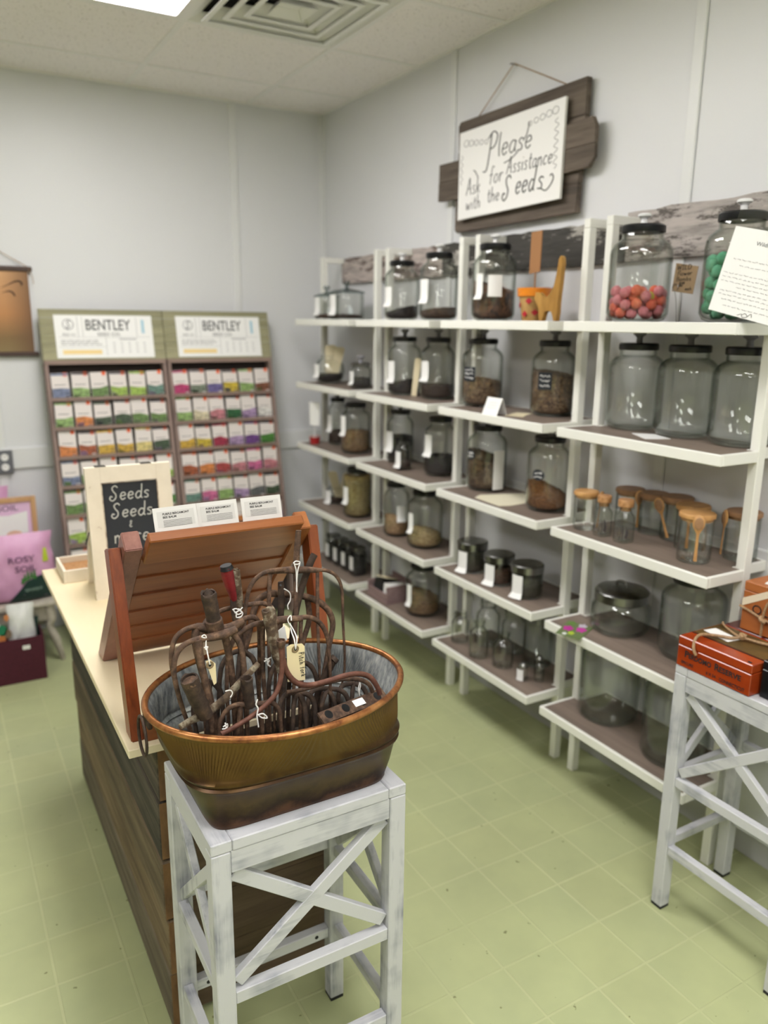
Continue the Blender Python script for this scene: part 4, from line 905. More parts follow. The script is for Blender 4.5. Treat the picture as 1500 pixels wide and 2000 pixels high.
def rack(xa, xb, side, packs):
    t = thing('seed_packet_rack', side+' wooden seed packet rack with sage header sign by the back wall', 'display rack', ((xa+xb)/2, rk(0)+.04, 0), 'seed packet racks')
    def slab(b, x0, x1, z0, z1, d0, d1):
        """a board following the lean; d is measured behind the front"""
        P = lambda x, z, d: Vector((x, rk(z)+d, z))
        prism(b, [P(x0, z0, d0), P(x1, z0, d0), P(x1, z1, d0), P(x0, z1, d0)], (0, d1-d0, 0))
    for x0, x1 in ((xa, xa+.016), (xb-.016, xb)):
        b = B(); slab(b, x0, x1, 0, 1.352, .0, .075); sub('side_board', b, M_rackv, t)
    b = B(); slab(b, xa+.0165, xb-.0165, .03, 1.352, .055, .063); sub('back_panel', b, plain('rack back', (52, 42, 40), .8), t)
    b = B(); slab(b, xa, xb, 1.353, 1.372, -.004, .03); sub('top_rail', b, M_rackw, t)
    b = B(); n = 6
    for k in range(n):
        z0 = 1.373+k*(1.61-1.373)/n; slab(b, xa-.002, xb+.002, z0, z0+(1.61-1.373)/n-.0012, -.001, .022)
    hd = sub('header_boards', b, M_sage, t, 'sage green header boards')
    zr = 1.200; rows = []
    for k in range(8):
        z = zr-.1365*k
        b = B(); slab(b, xa+.0165, xb-.0165, z-.016, z, -.004, .006); slab(b, xa+.0165, xb-.0165, z-.016, z-.010, .0065, .054); sub('shelf_lip', b, M_rackw, t); rows.append(z)
    # printed header
    zc, hh, wd = 1.484, .205, (xb-xa)*.80; xo = (xa+xb)/2-wd/2+.004
    o = Vector((xo, rk(zc-hh/2)-.0035, zc-hh/2)); q0 = basis(o, (1, 0, 0), RU)
    q = lambda x, y, h=0: q0(x*wd, y*hh, h)
    b = B(); prism(b, [q(0, 0), q(1, 0), q(1, 1), q(0, 1)], RN*.0015); sg = sub('header_sign', b, M_paper, t, 'white printed header sign', smooth=0)
    L = .0022
    b = B(); printed(b, 'BENTLEY', q0, .31*wd, .655*hh, .24*hh, .46*wd, L, .012); printed(b, 'SEED CO.', q0, .42*wd, .52*hh, .07*hh, .24*wd, L)
    sub('lettering', b, plain('soft black print', (62, 62, 64), .8), sg, smooth=0)
    b = B(); ri = .024
    tube(b, [q0(.135*wd+ri*math.cos(a), .78*hh+ri*math.sin(a), L) for a in [i*pi/10 for i in range(21)]], .0016, 4, 1)
    hand(b, 'S', q0, .135*wd-.011, .69*hh, .036, .0022); printed(b, 'SEED CO', q0, .07*wd, .52*hh, .05*hh, .13*wd, L)
    sub('emblem', b, plain('grey print', (92, 92, 96), .8), sg, smooth=0)
    b = B()
    for x0, x1, y0, y1 in ((.03, .97, .485, .49), (.225, .229, .49, .97), (.275, .278, .49, .97), (.83, .833, .49, .97), (.50, .503, .05, .485), (.03, .50, .26, .265)): patch(b, lambda x, y, h=0: q(x, y, h), x0, x1, y0, y1, L-.0004)
    for k in range(3):
        x = .05
        while x < .42: w_ = random.uniform(.03, .07); patch(b, q, x, x+w_, .40-.045*k, .415-.045*k, L-.0004); x += w_+.012
    for k in range(5):
        for j in range(4): patch(b, q, .57+.08*k, .57+.08*k+.022, .34-.07*j, .355-.07*j, L-.0004)
    patch(b, q, .64, .82, .43, .45, L-.0004)
    sub('fine_print', b, plain('pale grey print', (150, 150, 152), .8), sg, smooth=0)
    b = B(); patch(b, q, .06, .45, .09, .19, L-.0006); sub('yellow_band', b, plain('yellow print', (238, 212, 150), .7), sg, smooth=0)
    b = B(); patch(b, q, .885, .915, .58, .90, L-.0006); sub('blue_band', b, plain('blue print', (168, 204, 220), .7), sg, smooth=0)
    # packets
    pw, gap = .0790, ((xb-xa)-.033)/6
    for r_, names in enumerate(packs):
        z = rows[r_]-.0095
        for c_, nm in enumerate(names):
            random.seed(r_*31+c_*7+(0 if side == 'left' else 500)); cx = xa+.0165+gap*(c_+.5)+random.uniform(-.001, .001); tw = random.uniform(-.03, .03); hgt = .122+random.uniform(-.003, .006)
            o = Vector((cx, rk(z)+.014, z+.0005)); ux = Vector((math.cos(tw), 0, math.sin(tw))); up = (RU*math.cos(.0)+Vector((0, .0, 0))).normalized()
            ux = ux.normalized(); uy = RN.cross(ux).normalized(); uy = -uy if uy.z < 0 else uy
            o = o+Vector((0, 0, abs(math.sin(tw))*pw/2))
            q1 = basis(o-ux*pw/2, ux, uy)
            n_ = (ux.cross(uy)).normalized(); sgn = 1 if n_.y < 0 else -1
            b = B(); bulge = prism(b, [q1(0, 0), q1(pw, 0), q1(pw, hgt), q1(0, hgt)], n_*sgn*.003)
            t3 = solo('seed_packet', b, M_pw, '%s seed packet, %s in the %s row of the %s rack' % (nm, NTH[c_], ORD[r_], side), 'packet', 'seed packets in the racks', None, o, smooth=0)
            def face(x0, x1, y0, y1, mat, name, wob=0):
                b = B(); l = sgn*.0032; pts = [(x0, y0), (x1, y0), (x1, y1+random.uniform(-wob, wob))]+([((x0+x1)/2, y1+random.uniform(-wob, wob))] if wob else [])+[(x0, y1+random.uniform(-wob, wob))]
                prism(b, [q1(x, y, l) for x, y in pts], n_*sgn*.0003); sub(name, b, mat, t3, smooth=0)
            face(.001, pw-.001, .001, .052, pmat(CN_[nm]), 'picture', .008)
            if r_ % 2 or c_ % 2: face(.004, pw*.45, .001, .024, pmat(CN_[random.choice(['dark green', 'leafy green', 'grey', 'dark green', 'lilac'])]), 'foliage_picture', .006)
            face(pw*.72, pw*.96, .004, .015, M_pw, 'corner_badge')
            if (r_+c_) % 3 != 2: face(.001, pw-.001, hgt-.011, hgt-.001, M_pd if (c_ % 2) else pmat(CN_[nm]), 'top_band')
            face(pw*.70, pw*.92, hgt-.016, hgt+.002, M_orange, 'orange_mark')
            face(.012, pw*.8, .066, .069, M_greyink, 'name_line'); 
    return t
rack(-1.525, -.955, 'left', LEFT)
rack(-.947, -.388, 'right', RIGHT)

# ------------------------------------------------------------------ things at the left, by the back wall
t = thing('electrical_outlet', 'grey double wall outlet on the chair rail at the left', 'outlet', (-1.73, -.02, .885))
b = B(); bx(b, -1.768, -1.692, -.035, -.0165, .832, .944, .003); sub('cover_plate', b, plain('grey plate', (104, 106, 112), .4), t)
for zz in (.912, .864):
    b = B(); k = 16; prism(b, [(-1.728+.017*math.cos(a), -.0352, zz+.017*math.sin(a)) for a in [i*2*pi/k for i in range(k)]], (0, -.003, 0)); s_ = sub('socket', b, M_paper, t, 'white round socket')
    b = B(); bx(b, -1.735, -1.733, -.0388, -.0383, zz-.002, zz+.007); sub('slot', b, M_black, s_); b = B(); bx(b, -1.724, -1.722, -.0388, -.0383, zz-.002, zz+.007); sub('slot', b, M_black, s_)
t = thing('hanging_scroll', 'brown and gold printed canvas hanging from dark wooden bars', 'wall hanging', (-1.78, -.02, 1.39))
def scrollmat():
    m, nt, b = newmat('gold brown canvas print'); v = coords(nt); sx = nt.nodes.new('ShaderNodeSeparateXYZ'); nt.links.new(v, sx.inputs[0])
    r1 = nt.nodes.new('ShaderNodeMapRange'); nt.links.new(sx.outputs[2], r1.inputs[0]); r1.inputs[1].default_value = 0; r1.inputs[2].default_value = .39
    c1 = ramp(nt, r1.outputs[0], [(0, lin((140, 122, 84))), (.22, lin((132, 106, 70))), (.5, lin((190, 136, 88))), (1, lin((206, 160, 116)))])
    r2 = nt.nodes.new('ShaderNodeMapRange'); nt.links.new(sx.outputs[0], r2.inputs[0]); r2.inputs[1].default_value = .12; r2.inputs[2].default_value = .25
    mx = nt.nodes.new('ShaderNodeMix'); mx.data_type = 'RGBA'; nt.links.new(r2.outputs[0], mx.inputs[0]); nt.links.new(c1, mx.inputs[6]); mx.inputs[7].default_value = lin((112, 82, 58))
    nt.links.new(mx.outputs[2], b.inputs['Base Color']); b.inputs['Roughness'].default_value = .7; return m
b = B(); bx(b, -2.02, -1.548, -.022, -.020, 1.405, 1.78); cv = sub('canvas', b, scrollmat(), t)
b = B(); bx(b, -2.03, -1.528, -.030, -.012, 1.776, 1.800, .006); sub('top_bar', b, plain('dark bar', (72, 54, 48), .5), t)
b = B(); bx(b, -2.03, -1.528, -.030, -.012, 1.389, 1.410, .004); sub('bottom_bar', b, plain('dark bar', (72, 54, 48), .5), t)
b = B(); tube(b, [(-1.55, -.02, 1.80), (-1.779, -.012, 1.93), (-2.0, -.02, 1.80)], .002, 6, 1); tube(b, [(-1.545, -.03, 1.79), (-1.530, -.028, 1.755), (-1.527, -.028, 1.722)], .0015, 6); sub('cord', b, M_twine, t)
b = B(); tube(b, [at(u, v, Y=-.0235) for u, v in [(2, 562), (15, 556), (28, 550), (37, 549), (42, 553), (41, 558)]], [.0008, .0015, .003, .0035, .004, .002], 6); sub('painted_stroke', b, plain('dark stroke', (62, 48, 44), .7), cv)
b = B(); tube(b, [at(u, v, Y=-.0235) for u, v in [(4, 572), (12, 569), (21, 569), (27, 574), (29, 579)]], [.0008, .0015, .003, .0035, .002], 6); sub('painted_stroke', b, plain('dark stroke', (62, 48, 44), .7), cv)
# low bench
M_ant = mottled('distressed antique white', [(.25, (110, 98, 84)), (.4, (172, 164, 150)), (.7, (196, 190, 176))], 26, rough=.7, bmp=.2)
t = thing('low_bench', 'distressed cream wooden bench with splayed carved legs carrying the pink bag', 'bench', (-1.88, -.31, 0))
zb = .300
b = B(); bx(b, -2.18, -1.59, -.47, -.15, zb-.022, zb, .004); sub('seat', b, M_ant, t)
b = B(); bx(b, -2.14, -1.63, -.445, -.430, zb-.095, zb-.023, .002); sub('apron', b, M_ant, t)
for sx_, x in ((1, -1.635), (-1, -2.135)):
    for y in (-.44, -.18):
        b = B(); tube(b, [(x, y, zb-.023), (x+.006*sx_, y, .21), (x-.004*sx_, y, .17), (x+.016*sx_, y, .11), (x+.030*sx_, y-.006, .05), (x+.040*sx_, y-.008, .0)], [.022, .022, .014, .020, .015, .012], 10, 4); sub('leg', b, M_ant, t)
b = B(); bx(b, -2.12, -1.65, -.315, -.295, .14, .165, .003); bx(b, -1.648, -1.622, -.42, -.20, .14, .165, .003); bx(b, -2.148, -2.122, -.42, -.20, .14, .165, .003); sub('stretcher', b, M_ant, t)
# picture frame on the bench
t = thing('picture_frame', 'light oak framed pink and white poster standing behind the pink bag', 'framed poster', (-1.82, -.19, zb))
x0, x1, z0, z1 = -2.02, -1.626, zb+.001, .745; M_oak = wood('light oak', (178, 134, 92), (206, 164, 120), 2, 16, .5)
for q in ((x0, x0+.024, z0, z1), (x1-.024, x1, z0, z1), (x0+.0245, x1-.0245, z0, z0+.024), (x0+.0245, x1-.0245, z1-.024, z1)):
    b = B(); bx(b, q[0], q[1], -.205, -.185, q[2], q[3], .002); sub('frame_bar', b, M_oak, t)
M_pink = mottled('pink plastic', [(.3, (202, 148, 186)), (.7, (220, 168, 204))], 6, rough=.45, bmp=.15, bdist=.01)
b = B(); bx(b, x0+.0245, x1-.0245, -.197, -.192, z0+.0245, z1-.0245); ps = sub('poster', b, plain('poster pink', (226, 190, 220), .6), t)
b = B(); prism(b, [(x0+.028, -.1975, z0+.17), (x1-.045, -.1975, z0+.17), (x1-.040, -.1975, z1-.07), (-1.75, -.1975, z1-.085), (x0+.028, -.1975, z1-.07)], (0, -.0005, 0)); sub('white_panel', b, M_paper, ps, smooth=0)
b = B(); printed(b, 'ROSY SOIL', basis((x0+.10, -.1975, z1-.062), (1, 0, 0), (0, 0, 1)), 0, 0, .026, .215, -.0006, .01)
for v in b.verts: v.co.y = -.198
sub('lettering', b, plain('plum ink', (92, 62, 96), .7), ps, smooth=0)
b = B(); bx(b, -1.84, -1.765, -.1984, -.1976, z0+.19, z0+.225); sub('lime_band', b, plain('lime', (190, 206, 60), .6), ps, smooth=0)
b = B(); bx(b, -1.755, -1.665, -.1984, -.1976, z0+.205, z0+.230); sub('blue_band', b, plain('sky', (96, 168, 208), .6), ps, smooth=0)
for xx in (-1.83, -1.73):
    b = B(); k = 14; prism(b, [(xx+.035*math.cos(a), -.1977, z0+.265+.02*math.sin(a)) for a in [i*2*pi/k for i in range(k)]], (0, -.0006, 0)); sub('peach_picture', b, plain('peach', (226, 186, 160), .6), ps, smooth=0)
# pink bags of soil
def bag(name, label, x, y, z0, wd, h, th, mat, lean=.0, yaw=0, cat='bag', seed=1, tilt=0):
    random.seed(seed); n, m = 18, 16; b = B(); g = {}
    R3 = Matrix.Rotation(yaw, 3, 'Z') @ Matrix.Rotation(tilt, 3, 'Y')
    for s in (-1, 1):
        for i in range(n+1):
            for j in range(m+1):
                u = i/n*2-1; v = j/m
                edge = (i in (0, n)) or (j in (0, m))
                if edge and s == 1: g[s, i, j] = g[-1, i, j]; continue
                bul = (1-abs(u)**3)*(1-abs(2*v-.9)**4*.9 if v < .95 else .05); bul = max(0, bul)*th/2
                wv = .006*math.sin(9*u+seed)+.005*math.sin(14*v+3*u)+.004*math.sin(23*u*v)
                cw = 1-.10*math.exp(-((v-.8)/.15)**2)
                p = Vector((u*wd/2*cw, s*(bul+(0 if edge else abs(wv)*.8)), v*h))
                if edge: p.y = .002*math.sin(6*u)
                p.y += lean*v*h
                g[s, i, j] = b.verts.new(Vector((x, y, z0))+R3 @ p)
    for s in (-1, 1):
        for i in range(n):
            for j in range(m):
                f = [g[s, i, j], g[s, i+1, j], g[s, i+1, j+1], g[s, i, j+1]]
                try: b.faces.new(f)
                except ValueError: pass
    t = thing(name, label, cat, (x, y, z0))
    sub('pouch', b, mat, t, smooth=80)
    return t, R3
z0 = zb+.001
t, R3 = bag('soil_bag', 'pink bag of potting soil with dark green foot slumping on the low bench', -1.735, -.39, z0, .30, .315, .10, M_pink, yaw=.06, seed=2, tilt=.0)
def bq(u, v, lift=0.0, wd=.30, h=.315, th=.10):
    bul = max(0, (1-abs(u)**3)*(1-abs(2*v-.9)**4*.9))*th/2
    return Vector((-1.735, -.39, z0))+R3 @ Vector((u*wd/2, -bul-.0085-lift, v*h))
def overlay(b, f, poly, nx=10):
    """poly in (u, v) cut into strips that follow the bag's swell"""
    us = sorted(p[0] for p in poly); 
    def span(u):
        ys_ = []
        for (ua, va), (ub, vb) in zip(poly, poly[1:]+poly[:1]):
            if (ua-u)*(ub-u) <= 0 and abs(ub-ua) > 1e-9: ys_.append(va+(vb-va)*(u-ua)/(ub-ua))
        return (min(ys_), max(ys_)) if ys_ else (0, 0)
    cols = []
    for i in range(nx+1):
        u = us[0]+(us[-1]-us[0])*(i/nx*.998+.001); lo, hi = span(u); cols.append([b.verts.new(f(u, lo+(hi-lo)*k/6)) for k in range(7)])
    for A, C in zip(cols, cols[1:]):
        for k in range(6): b.faces.new((A[k], C[k], C[k+1], A[k+1]))
M_dg = plain('dark bottle green', (22, 52, 48), .5)
b = B(); overlay(b, bq, [(-.45, .02), (.94, .02), (.94, .34), (.5, .40), (.1, .33), (-.2, .16)]); sub('green_foot', b, M_dg, t, 'dark green printed foot', smooth=60)
b = B()
for u0, v0, hh in ((.05, .36, .08), (.14, .38, .10), (.24, .40, .07), (.33, .38, .11), (-.02, .33, .06)): overlay(b, lambda u, v: bq(u, v, .001), [(u0-.05, v0-.03), (u0+.05, v0-.03), (u0+.02, v0+hh), (u0-.02, v0+hh)], 3)
sub('leaf_print', b, plain('leaf green', (58, 116, 52), .5), t, 'printed green leaves', smooth=0)
b = B(); overlay(b, lambda u, v: bq(u, v, .001), [(.60, .58), (.78, .58), (.76, .78), (.62, .78)], 4); sub('lime_label', b, plain('lime', (190, 206, 60), .6), t, smooth=0)
b = B(); overlay(b, lambda u, v: bq(u, v, .002), [(.66, .30), (.88, .30), (.88, .40), (.77, .43), (.66, .40)], 6); sub('lime_label', b, plain('lime', (190, 206, 60), .6), t, smooth=0)
b = B(); f_ = lambda x, y, h=0: bq(x, y, .0015); printed(b, 'ROSY', f_, -.36, .62, .085, .74, 0, .01); printed(b, 'SOIL', f_, -.20, .48, .085, .60, 0, .01); sub('lettering', b, plain('plum ink', (96, 62, 92), .7), t, smooth=0)
b = B(); f_ = lambda x, y, h=0: bq(x, y, .0022); printed(b, 'organic potting mix', f_, .02, .18, .05, .50, 0); sub('small_lettering', b, plain('pale green ink', (150, 176, 166), .7), t, smooth=0)
t, _ = bag('soil_bag', 'second pink bag at the picture edge, left of the slumping one', -1.98, -.40, z0, .22, .26, .10, M_pink, yaw=-.1, seed=5)
t, _ = bag('soil_bag', 'pink bag top showing above the oak poster frame', -1.84, -.10, zb+.001, .22, .485, .07, M_pink, yaw=0, seed=8)
# maroon bin with bags
t = thing('storage_bin', 'maroon fabric storage bin with small white label on the floor', 'bin', (-1.87, -.53, 0))
M_mar = mottled('maroon felt', [(.3, (66, 22, 36)), (.7, (84, 30, 46))], 120, rough=.9, bmp=.2)
x0, x1, y0, y1, h = -2.07, -1.686, -.628, -.475, .205
for nm, q in (('front_panel', (x0, x1, y0, y0+.006, .004, h)), ('rear_panel', (x0, x1, y1-.006, y1, .004, h)), ('side_panel', (x0, x0+.006, y0+.0065, y1-.0065, .004, h)), ('side_panel', (x1-.006, x1, y0+.0065, y1-.0065, .004, h)), ('bottom', (x0, x1, y0, y1, 0, .0035))):
    b = B(); bx(b, *q, .001); sub(nm, b, M_mar, t)
b = B(); bx(b, -1.775, -1.745, y0-.0012, y0-.0002, h-.052, h-.034); sub('label', b, M_paper, t, 'white stick-on label')
M_wp = mottled('white printed plastic', [(.35, (212, 214, 212)), (.7, (236, 236, 234))], 8, rough=.4, bmp=.2, bdist=.01)
t, R4 = bag('seed_mix_bag', 'white plastic bag standing up out of the maroon bin', -1.765, -.548, .006, .115, .335, .05, M_wp, yaw=.0, seed=4)
t, R4 = bag('seed_mix_bag', 'white and green bag leaning at the left of the maroon bin', -1.875, -.560, .006, .12, .32, .05, M_wp, yaw=.12, seed=6, tilt=-.12)
for nm, cs, u, v, rr in (('green_print', (28, 122, 84), -1.845, .245, .022), ('orange_print', (206, 128, 70), -1.85, .205, .018), ('orange_print', (200, 130, 80), -1.825, .30, .013), ('brown_print', (124, 104, 84), -1.825, .225, .018)):
    b = B(); k = 12; prism(b, [(u+rr*math.cos(a)*.8, -.598, v+rr*1.2*math.sin(a)) for a in [i*2*pi/k for i in range(k)]], (0, -.0012, 0)); sub(nm, b, plain('print '+nm+str(u), cs, .5), t, smooth=0)
t, R4 = bag('seed_mix_bag', 'dark green bag behind the white one in the maroon bin', -1.725, -.505, .006, .07, .25, .03, M_dg, yaw=0, seed=7)

# ------------------------------------------------------------------ plank counter
ZC = .765
t = thing('display_counter', 'long low counter of reclaimed planks with a pale plywood top', 'counter', (-1.47, -2.10, 0))
M_barn = wood('reclaimed barn wood', (56, 46, 38), (98, 82, 64), 1, 14, .85, c3=(138, 120, 94), island=.28, bmp=.6)
M_bp = [wood('reclaimed plank %d' % i, *c, 1, 24, .85, c3=d, bmp=.7) for i, (c, d) in enumerate(((((50, 42, 33), (88, 74, 56)), (128, 112, 90)), (((54, 48, 42), (92, 82, 68)), (130, 118, 100)), (((22, 20, 19), (48, 42, 36)), (98, 88, 76)), (((60, 48, 36), (104, 86, 64)), (142, 124, 98)), (((30, 27, 24), (60, 52, 44)), (114, 100, 84))))]
M_barnx = wood('reclaimed end boards', (50, 40, 32), (86, 70, 54), 0, 14, .85, c3=(116, 98, 76), island=.12, bmp=.6)
M_plankend = mottled('sawn plank ends', [(.3, (84, 60, 38)), (.7, (138, 104, 68))], 26, (1, 1, .4), .8, 0, .5)
hs = [.012, .160, .302, .448, .590, .7455]; random.seed(12)
for side, (xo, xi) in (('aisle', (-1.686, -1.655)), ('shelf', (-1.262, -1.290))):
    for k in range(5):
        jx = random.uniform(-.003, .003); jy = random.uniform(-.008, .004)
        b = B(); bx(b, xo+jx, xi, -2.700+jy, -1.530, hs[k], hs[k+1]-.004, .003); pk = sub('side_plank', b, M_bp[(k*2+1) % 5], t)
        b = B(); bx(b, min(xo+jx, xi)+.002, max(xo+jx, xi)-.002, -2.7008+jy, -2.7002+jy, hs[k]+.002, hs[k+1]-.006); sub('sawn_end', b, M_plankend, pk, 'light sawn plank end')
b = B()
for k in range(5): bx(b, -1.6545, -1.2905, -2.672, -2.650, hs[k], hs[k+1]-.001, .001)
sub('end_panel', b, M_barnx, t, 'dark weathered end boards')
b = B()
for k in range(5): bx(b, -1.6545, -1.2905, -1.552, -1.532, hs[k], hs[k+1]-.001, .001)
sub('end_panel', b, M_barnx, t)
b = B(); bx(b, -1.752, -1.236, -2.772, -1.500, .747, ZC, .0015); sub('top', b, M_ply, t, 'pale plywood top')

# ------------------------------------------------------------------ chalkboard easel and small box on the counter
t = thing('chalkboard_easel', 'cream framed standing chalkboard with chalk writing, on the counter', 'chalkboard', (-1.52, -1.80, ZC))
A0 = Vector((-1.648, -1.885, ZC)); ux = Vector((1, 0, 0)); uy = Vector((0, .045, .385)).normalized(); hh = .388; wd = .245
q = basis(A0, ux, uy); nF = Vector((0, -1, 0)); fr = .042
def fbar(x0, x1, y0, y1, th=.018, l=0):
    b = B(); prism(b, [q(x0, y0, l), q(x1, y0, l), q(x1, y1, l), q(x0, y1, l)], Vector((0, th, 0))); return b
for x0, x1, y0, y1 in ((0, fr, 0, hh), (wd-fr, wd, 0, hh), (fr+.0003, wd-fr-.0003, hh-.046, hh), (fr+.0003, wd-fr-.0003, .0, .07)): sub('frame_bar', fbar(x0, x1, y0, y1), M_cream_paint, t)
bd = sub('board', fbar(fr+.0003, wd-fr-.0003, .0702, hh-.0462, .008, -.006), M_chalkb, t, 'black chalkboard')
b = B(); tube(b, [q(fr+.001, .072, .001), q(fr+.001, hh-.048, .001), q(wd-fr-.001, hh-.048, .001), q(wd-fr-.001, .072, .001), q(fr+.001, .072, .001)], .0016, 4, 1); sub('inner_bead', b, mottled('worn bead', [(.35, (130, 104, 82)), (.6, (220, 208, 188))], 60), t)
b = B()
qn = lambda x, y, h=0: q(x, y)+Vector((0, .0045, 0))
hand(b, 'Seeds', qn, .062, .288, .042, .0017, slant=.12, wide=1.02); hand(b, 'Seeds', qn, .063, .236, .042, .0017, slant=.12, wide=1.06)
hand(b, '&', qn, .112, .204, .020, .0012); hand(b, 'more', qn, .064, .160, .046, .0016, slant=.08, wide=1.0)
sub('chalk_writing', b, M_chalk, bd, smooth=0)
Bk = Vector((-1.640, -1.690, ZC)); up2 = Vector((0, -.135, .380)).normalized(); q2 = basis(Bk, (1, 0, 0), up2)
for x0, x1, y0, y1 in ((0, .03, 0, .375), (.20, .23, 0, .375), (.0303, .1997, .28, .31)):
    b = B(); prism(b, [q2(x0, y0), q2(x1, y0), q2(x1, y1), q2(x0, y1)], Vector((0, -.018, 0))); sub('rear_leg', b, M_cream_paint, t)
for x0 in (.045, .175):
    b = B(); box(b, q(x0, hh+.0015)+Vector((0, .012, 0)), (.030, .022, .002)); sub('hinge', b, plain('dark hinge', (70, 66, 62), .4, .8), t)
b = B(); tube(b, [q(-.002, .20)+Vector((0, .012, 0)), q(-.004, .15)+Vector((0, .07, 0)), q2(.0, .16)+Vector((-.002, 0, 0))], .0018, 6); sub('cord', b, plain('dark cord', (50, 48, 50), .8), t)
t = thing('wooden_tray', 'small cream wooden box holding a brown lining, on the far end of the counter', 'box', (-1.64, -1.60, ZC)); z = ZC
x0, x1, y0, y1 = -1.708, -1.565, -1.680, -1.512
for nm, q_ in (('side', (x0, x0+.009, y0, y1)), ('side', (x1-.009, x1, y0, y1)), ('end', (x0+.0093, x1-.0093, y0, y0+.009)), ('end', (x0+.0093, x1-.0093, y1-.009, y1))):
    b = B(); bx(b, *q_, z, z+.040, .001); sub(nm, b, M_cream_paint, t)
b = B(); bx(b, x0+.0093, x1-.0093, y0+.0093, y1-.0093, z, z+.020); sub('lining', b, M_cork, t, 'brown speckled lining')

# ------------------------------------------------------------------ cedar slatted packet stand
M_cedarwarmlit = wood('warm lit cedar leg', (120, 66, 34), (172, 108, 56), 2, 12, .4)  # warm light falling on the right rear leg, put into its colour
t = thing('slatted_display_stand', 'red cedar slatted easel stand on the near end of the counter', 'display stand', (-1.51, -2.50, ZC))
def leg4(b, x0, x1, fy, fz, ty, tz, dp, cutf=True):
    """leg from foot (fy, fz) to top (ty, tz), dp deep, its foot sawn level"""
    d = Vector((0, ty-fy, tz-fz)).normalized(); n = Vector((0, d.z, -d.y))
    half = dp/2/abs(d.z)
    pts = [Vector((x0, fy-half, fz)), Vector((x0, fy+half, fz)), Vector((x0, ty, tz))+n*dp/2, Vector((x0, ty, tz))-n*dp/2]
    prism(b, pts, (x1-x0, 0, 0)); bmesh.ops.bevel(b, geom=b.edges[:], offset=.002, segments=2, affect='EDGES'); return b
b = B(); leg4(b, -1.740, -1.716, -2.722, ZC, -2.628, 1.128, .046); sub('front_leg', b, M_cedar, t)
b = B(); leg4(b, -1.7155, -1.681, -2.300, ZC, -2.668, 1.150, .044); sub('rear_leg', b, wood('pinkish cedar with purple reflection', (112, 70, 60), (152, 106, 94), 2, 16, .35), t, 'pinkish rear leg with a purple reflection in its colour')  # purple reflection mixed into the pinkish wood colour
b = B(); leg4(b, -1.322, -1.298, -2.722, ZC, -2.640, 1.128, .046); sub('front_leg', b, M_cedar, t)
b = B(); leg4(b, -1.3525, -1.3225, -2.300, ZC, -2.668, 1.150, .044); sub('rear_leg', b, M_cedarwarmlit, t)
pd = Vector((0, -.368, .385)).normalized(); pn = Vector((0, -pd.z, pd.y))          # pn points at the viewer, down
p0 = Vector((0, -2.318, ZC+.012))
L = .535; ns = 7; sl = L/ns
for k in range(ns):
    b = B(); topk = k == ns-1
    a = p0+pd*(sl*k); hgt = sl+.004 if not topk else sl+.016
    tl = (pd*math.cos(.05)+pn*math.sin(.05)).normalized()          # each slat laps the one below
    c_ = a+tl*hgt/2+pn*(.004 if not topk else .012)
    nn = Vector((0, -tl.z, tl.y)); rot = Matrix((Vector((1, 0, 0)), nn, tl)).transposed()
    if rot.determinant() < 0: rot = Matrix((Vector((1, 0, 0)), -nn, tl)).transposed()
    wd_ = (.330 if not topk else .322); box(b, (-1.5145, c_.y, c_.z), (wd_, .010 if not topk else .022, hgt), rot, .0025 if topk else .001)
    sub('slat', b, M_cedarshade if not topk else M_cedartop, t)
b = B(); bx(b, -1.7155, -1.3125, -2.755, -2.737, ZC, ZC+.030, .001); sub('bottom_rail', b, M_cedarshade, t)
# packets standing behind the top slat
M_pkt = plain('packet grey white', (214, 212, 208), .65)
for k, (ua, va, ub, vb, lab) in enumerate(((303, 1024, 388, 1012, 'leftmost'), (388, 1012, 466, 1002, 'middle'), (474, 1001, 551, 992, 'rightmost'))):
    Y_ = -2.695+.006*k; a = at(ua, va+14, Y=Y_); c_ = at(ub, vb+14, Y=Y_); ux = (c_-a); wd_ = ux.length; ux.normalize()
    uy = Vector((0, .28, 1)); uy = (uy-ux*uy.dot(ux)).normalized(); q = basis(a, ux, uy)
    b = B(); prism(b, [q(0, -.02), q(wd_, -.02), q(wd_, .044), q(0, .044)], q(0, 0, .0015)-q(0, 0))
    t3 = solo('seed_packet', b, M_pkt, lab+' of the three white-backed seed packets above the cedar stand', 'packet', 'packets in the cedar stand', smooth=0)
    b = B(); patch(b, q, .007, wd_-.006, .005, .036, .0016, .0003); o = sub('back_panel', b, plain('packet print panel', (202, 200, 196), .7), None, smooth=0); o.parent = t3; o.data.transform(Matrix.Translation(-t3.location))
    b = B(); printed(b, 'PURPLE BERGAMONT', q, .018, .0285, .0042, .052, .0022, .02); printed(b, 'BEE BALM', q, .018, .0222, .0042, .026, .0022, .02)
    for j in range(5): patch(b, q, .018, wd_-.012, .0170-.0028*j, .0176-.0028*j, .0021, .0002)
    o = sub('printing', b, M_ink, None, smooth=0); o.parent = t3; o.data.transform(Matrix.Translation(-t3.location))

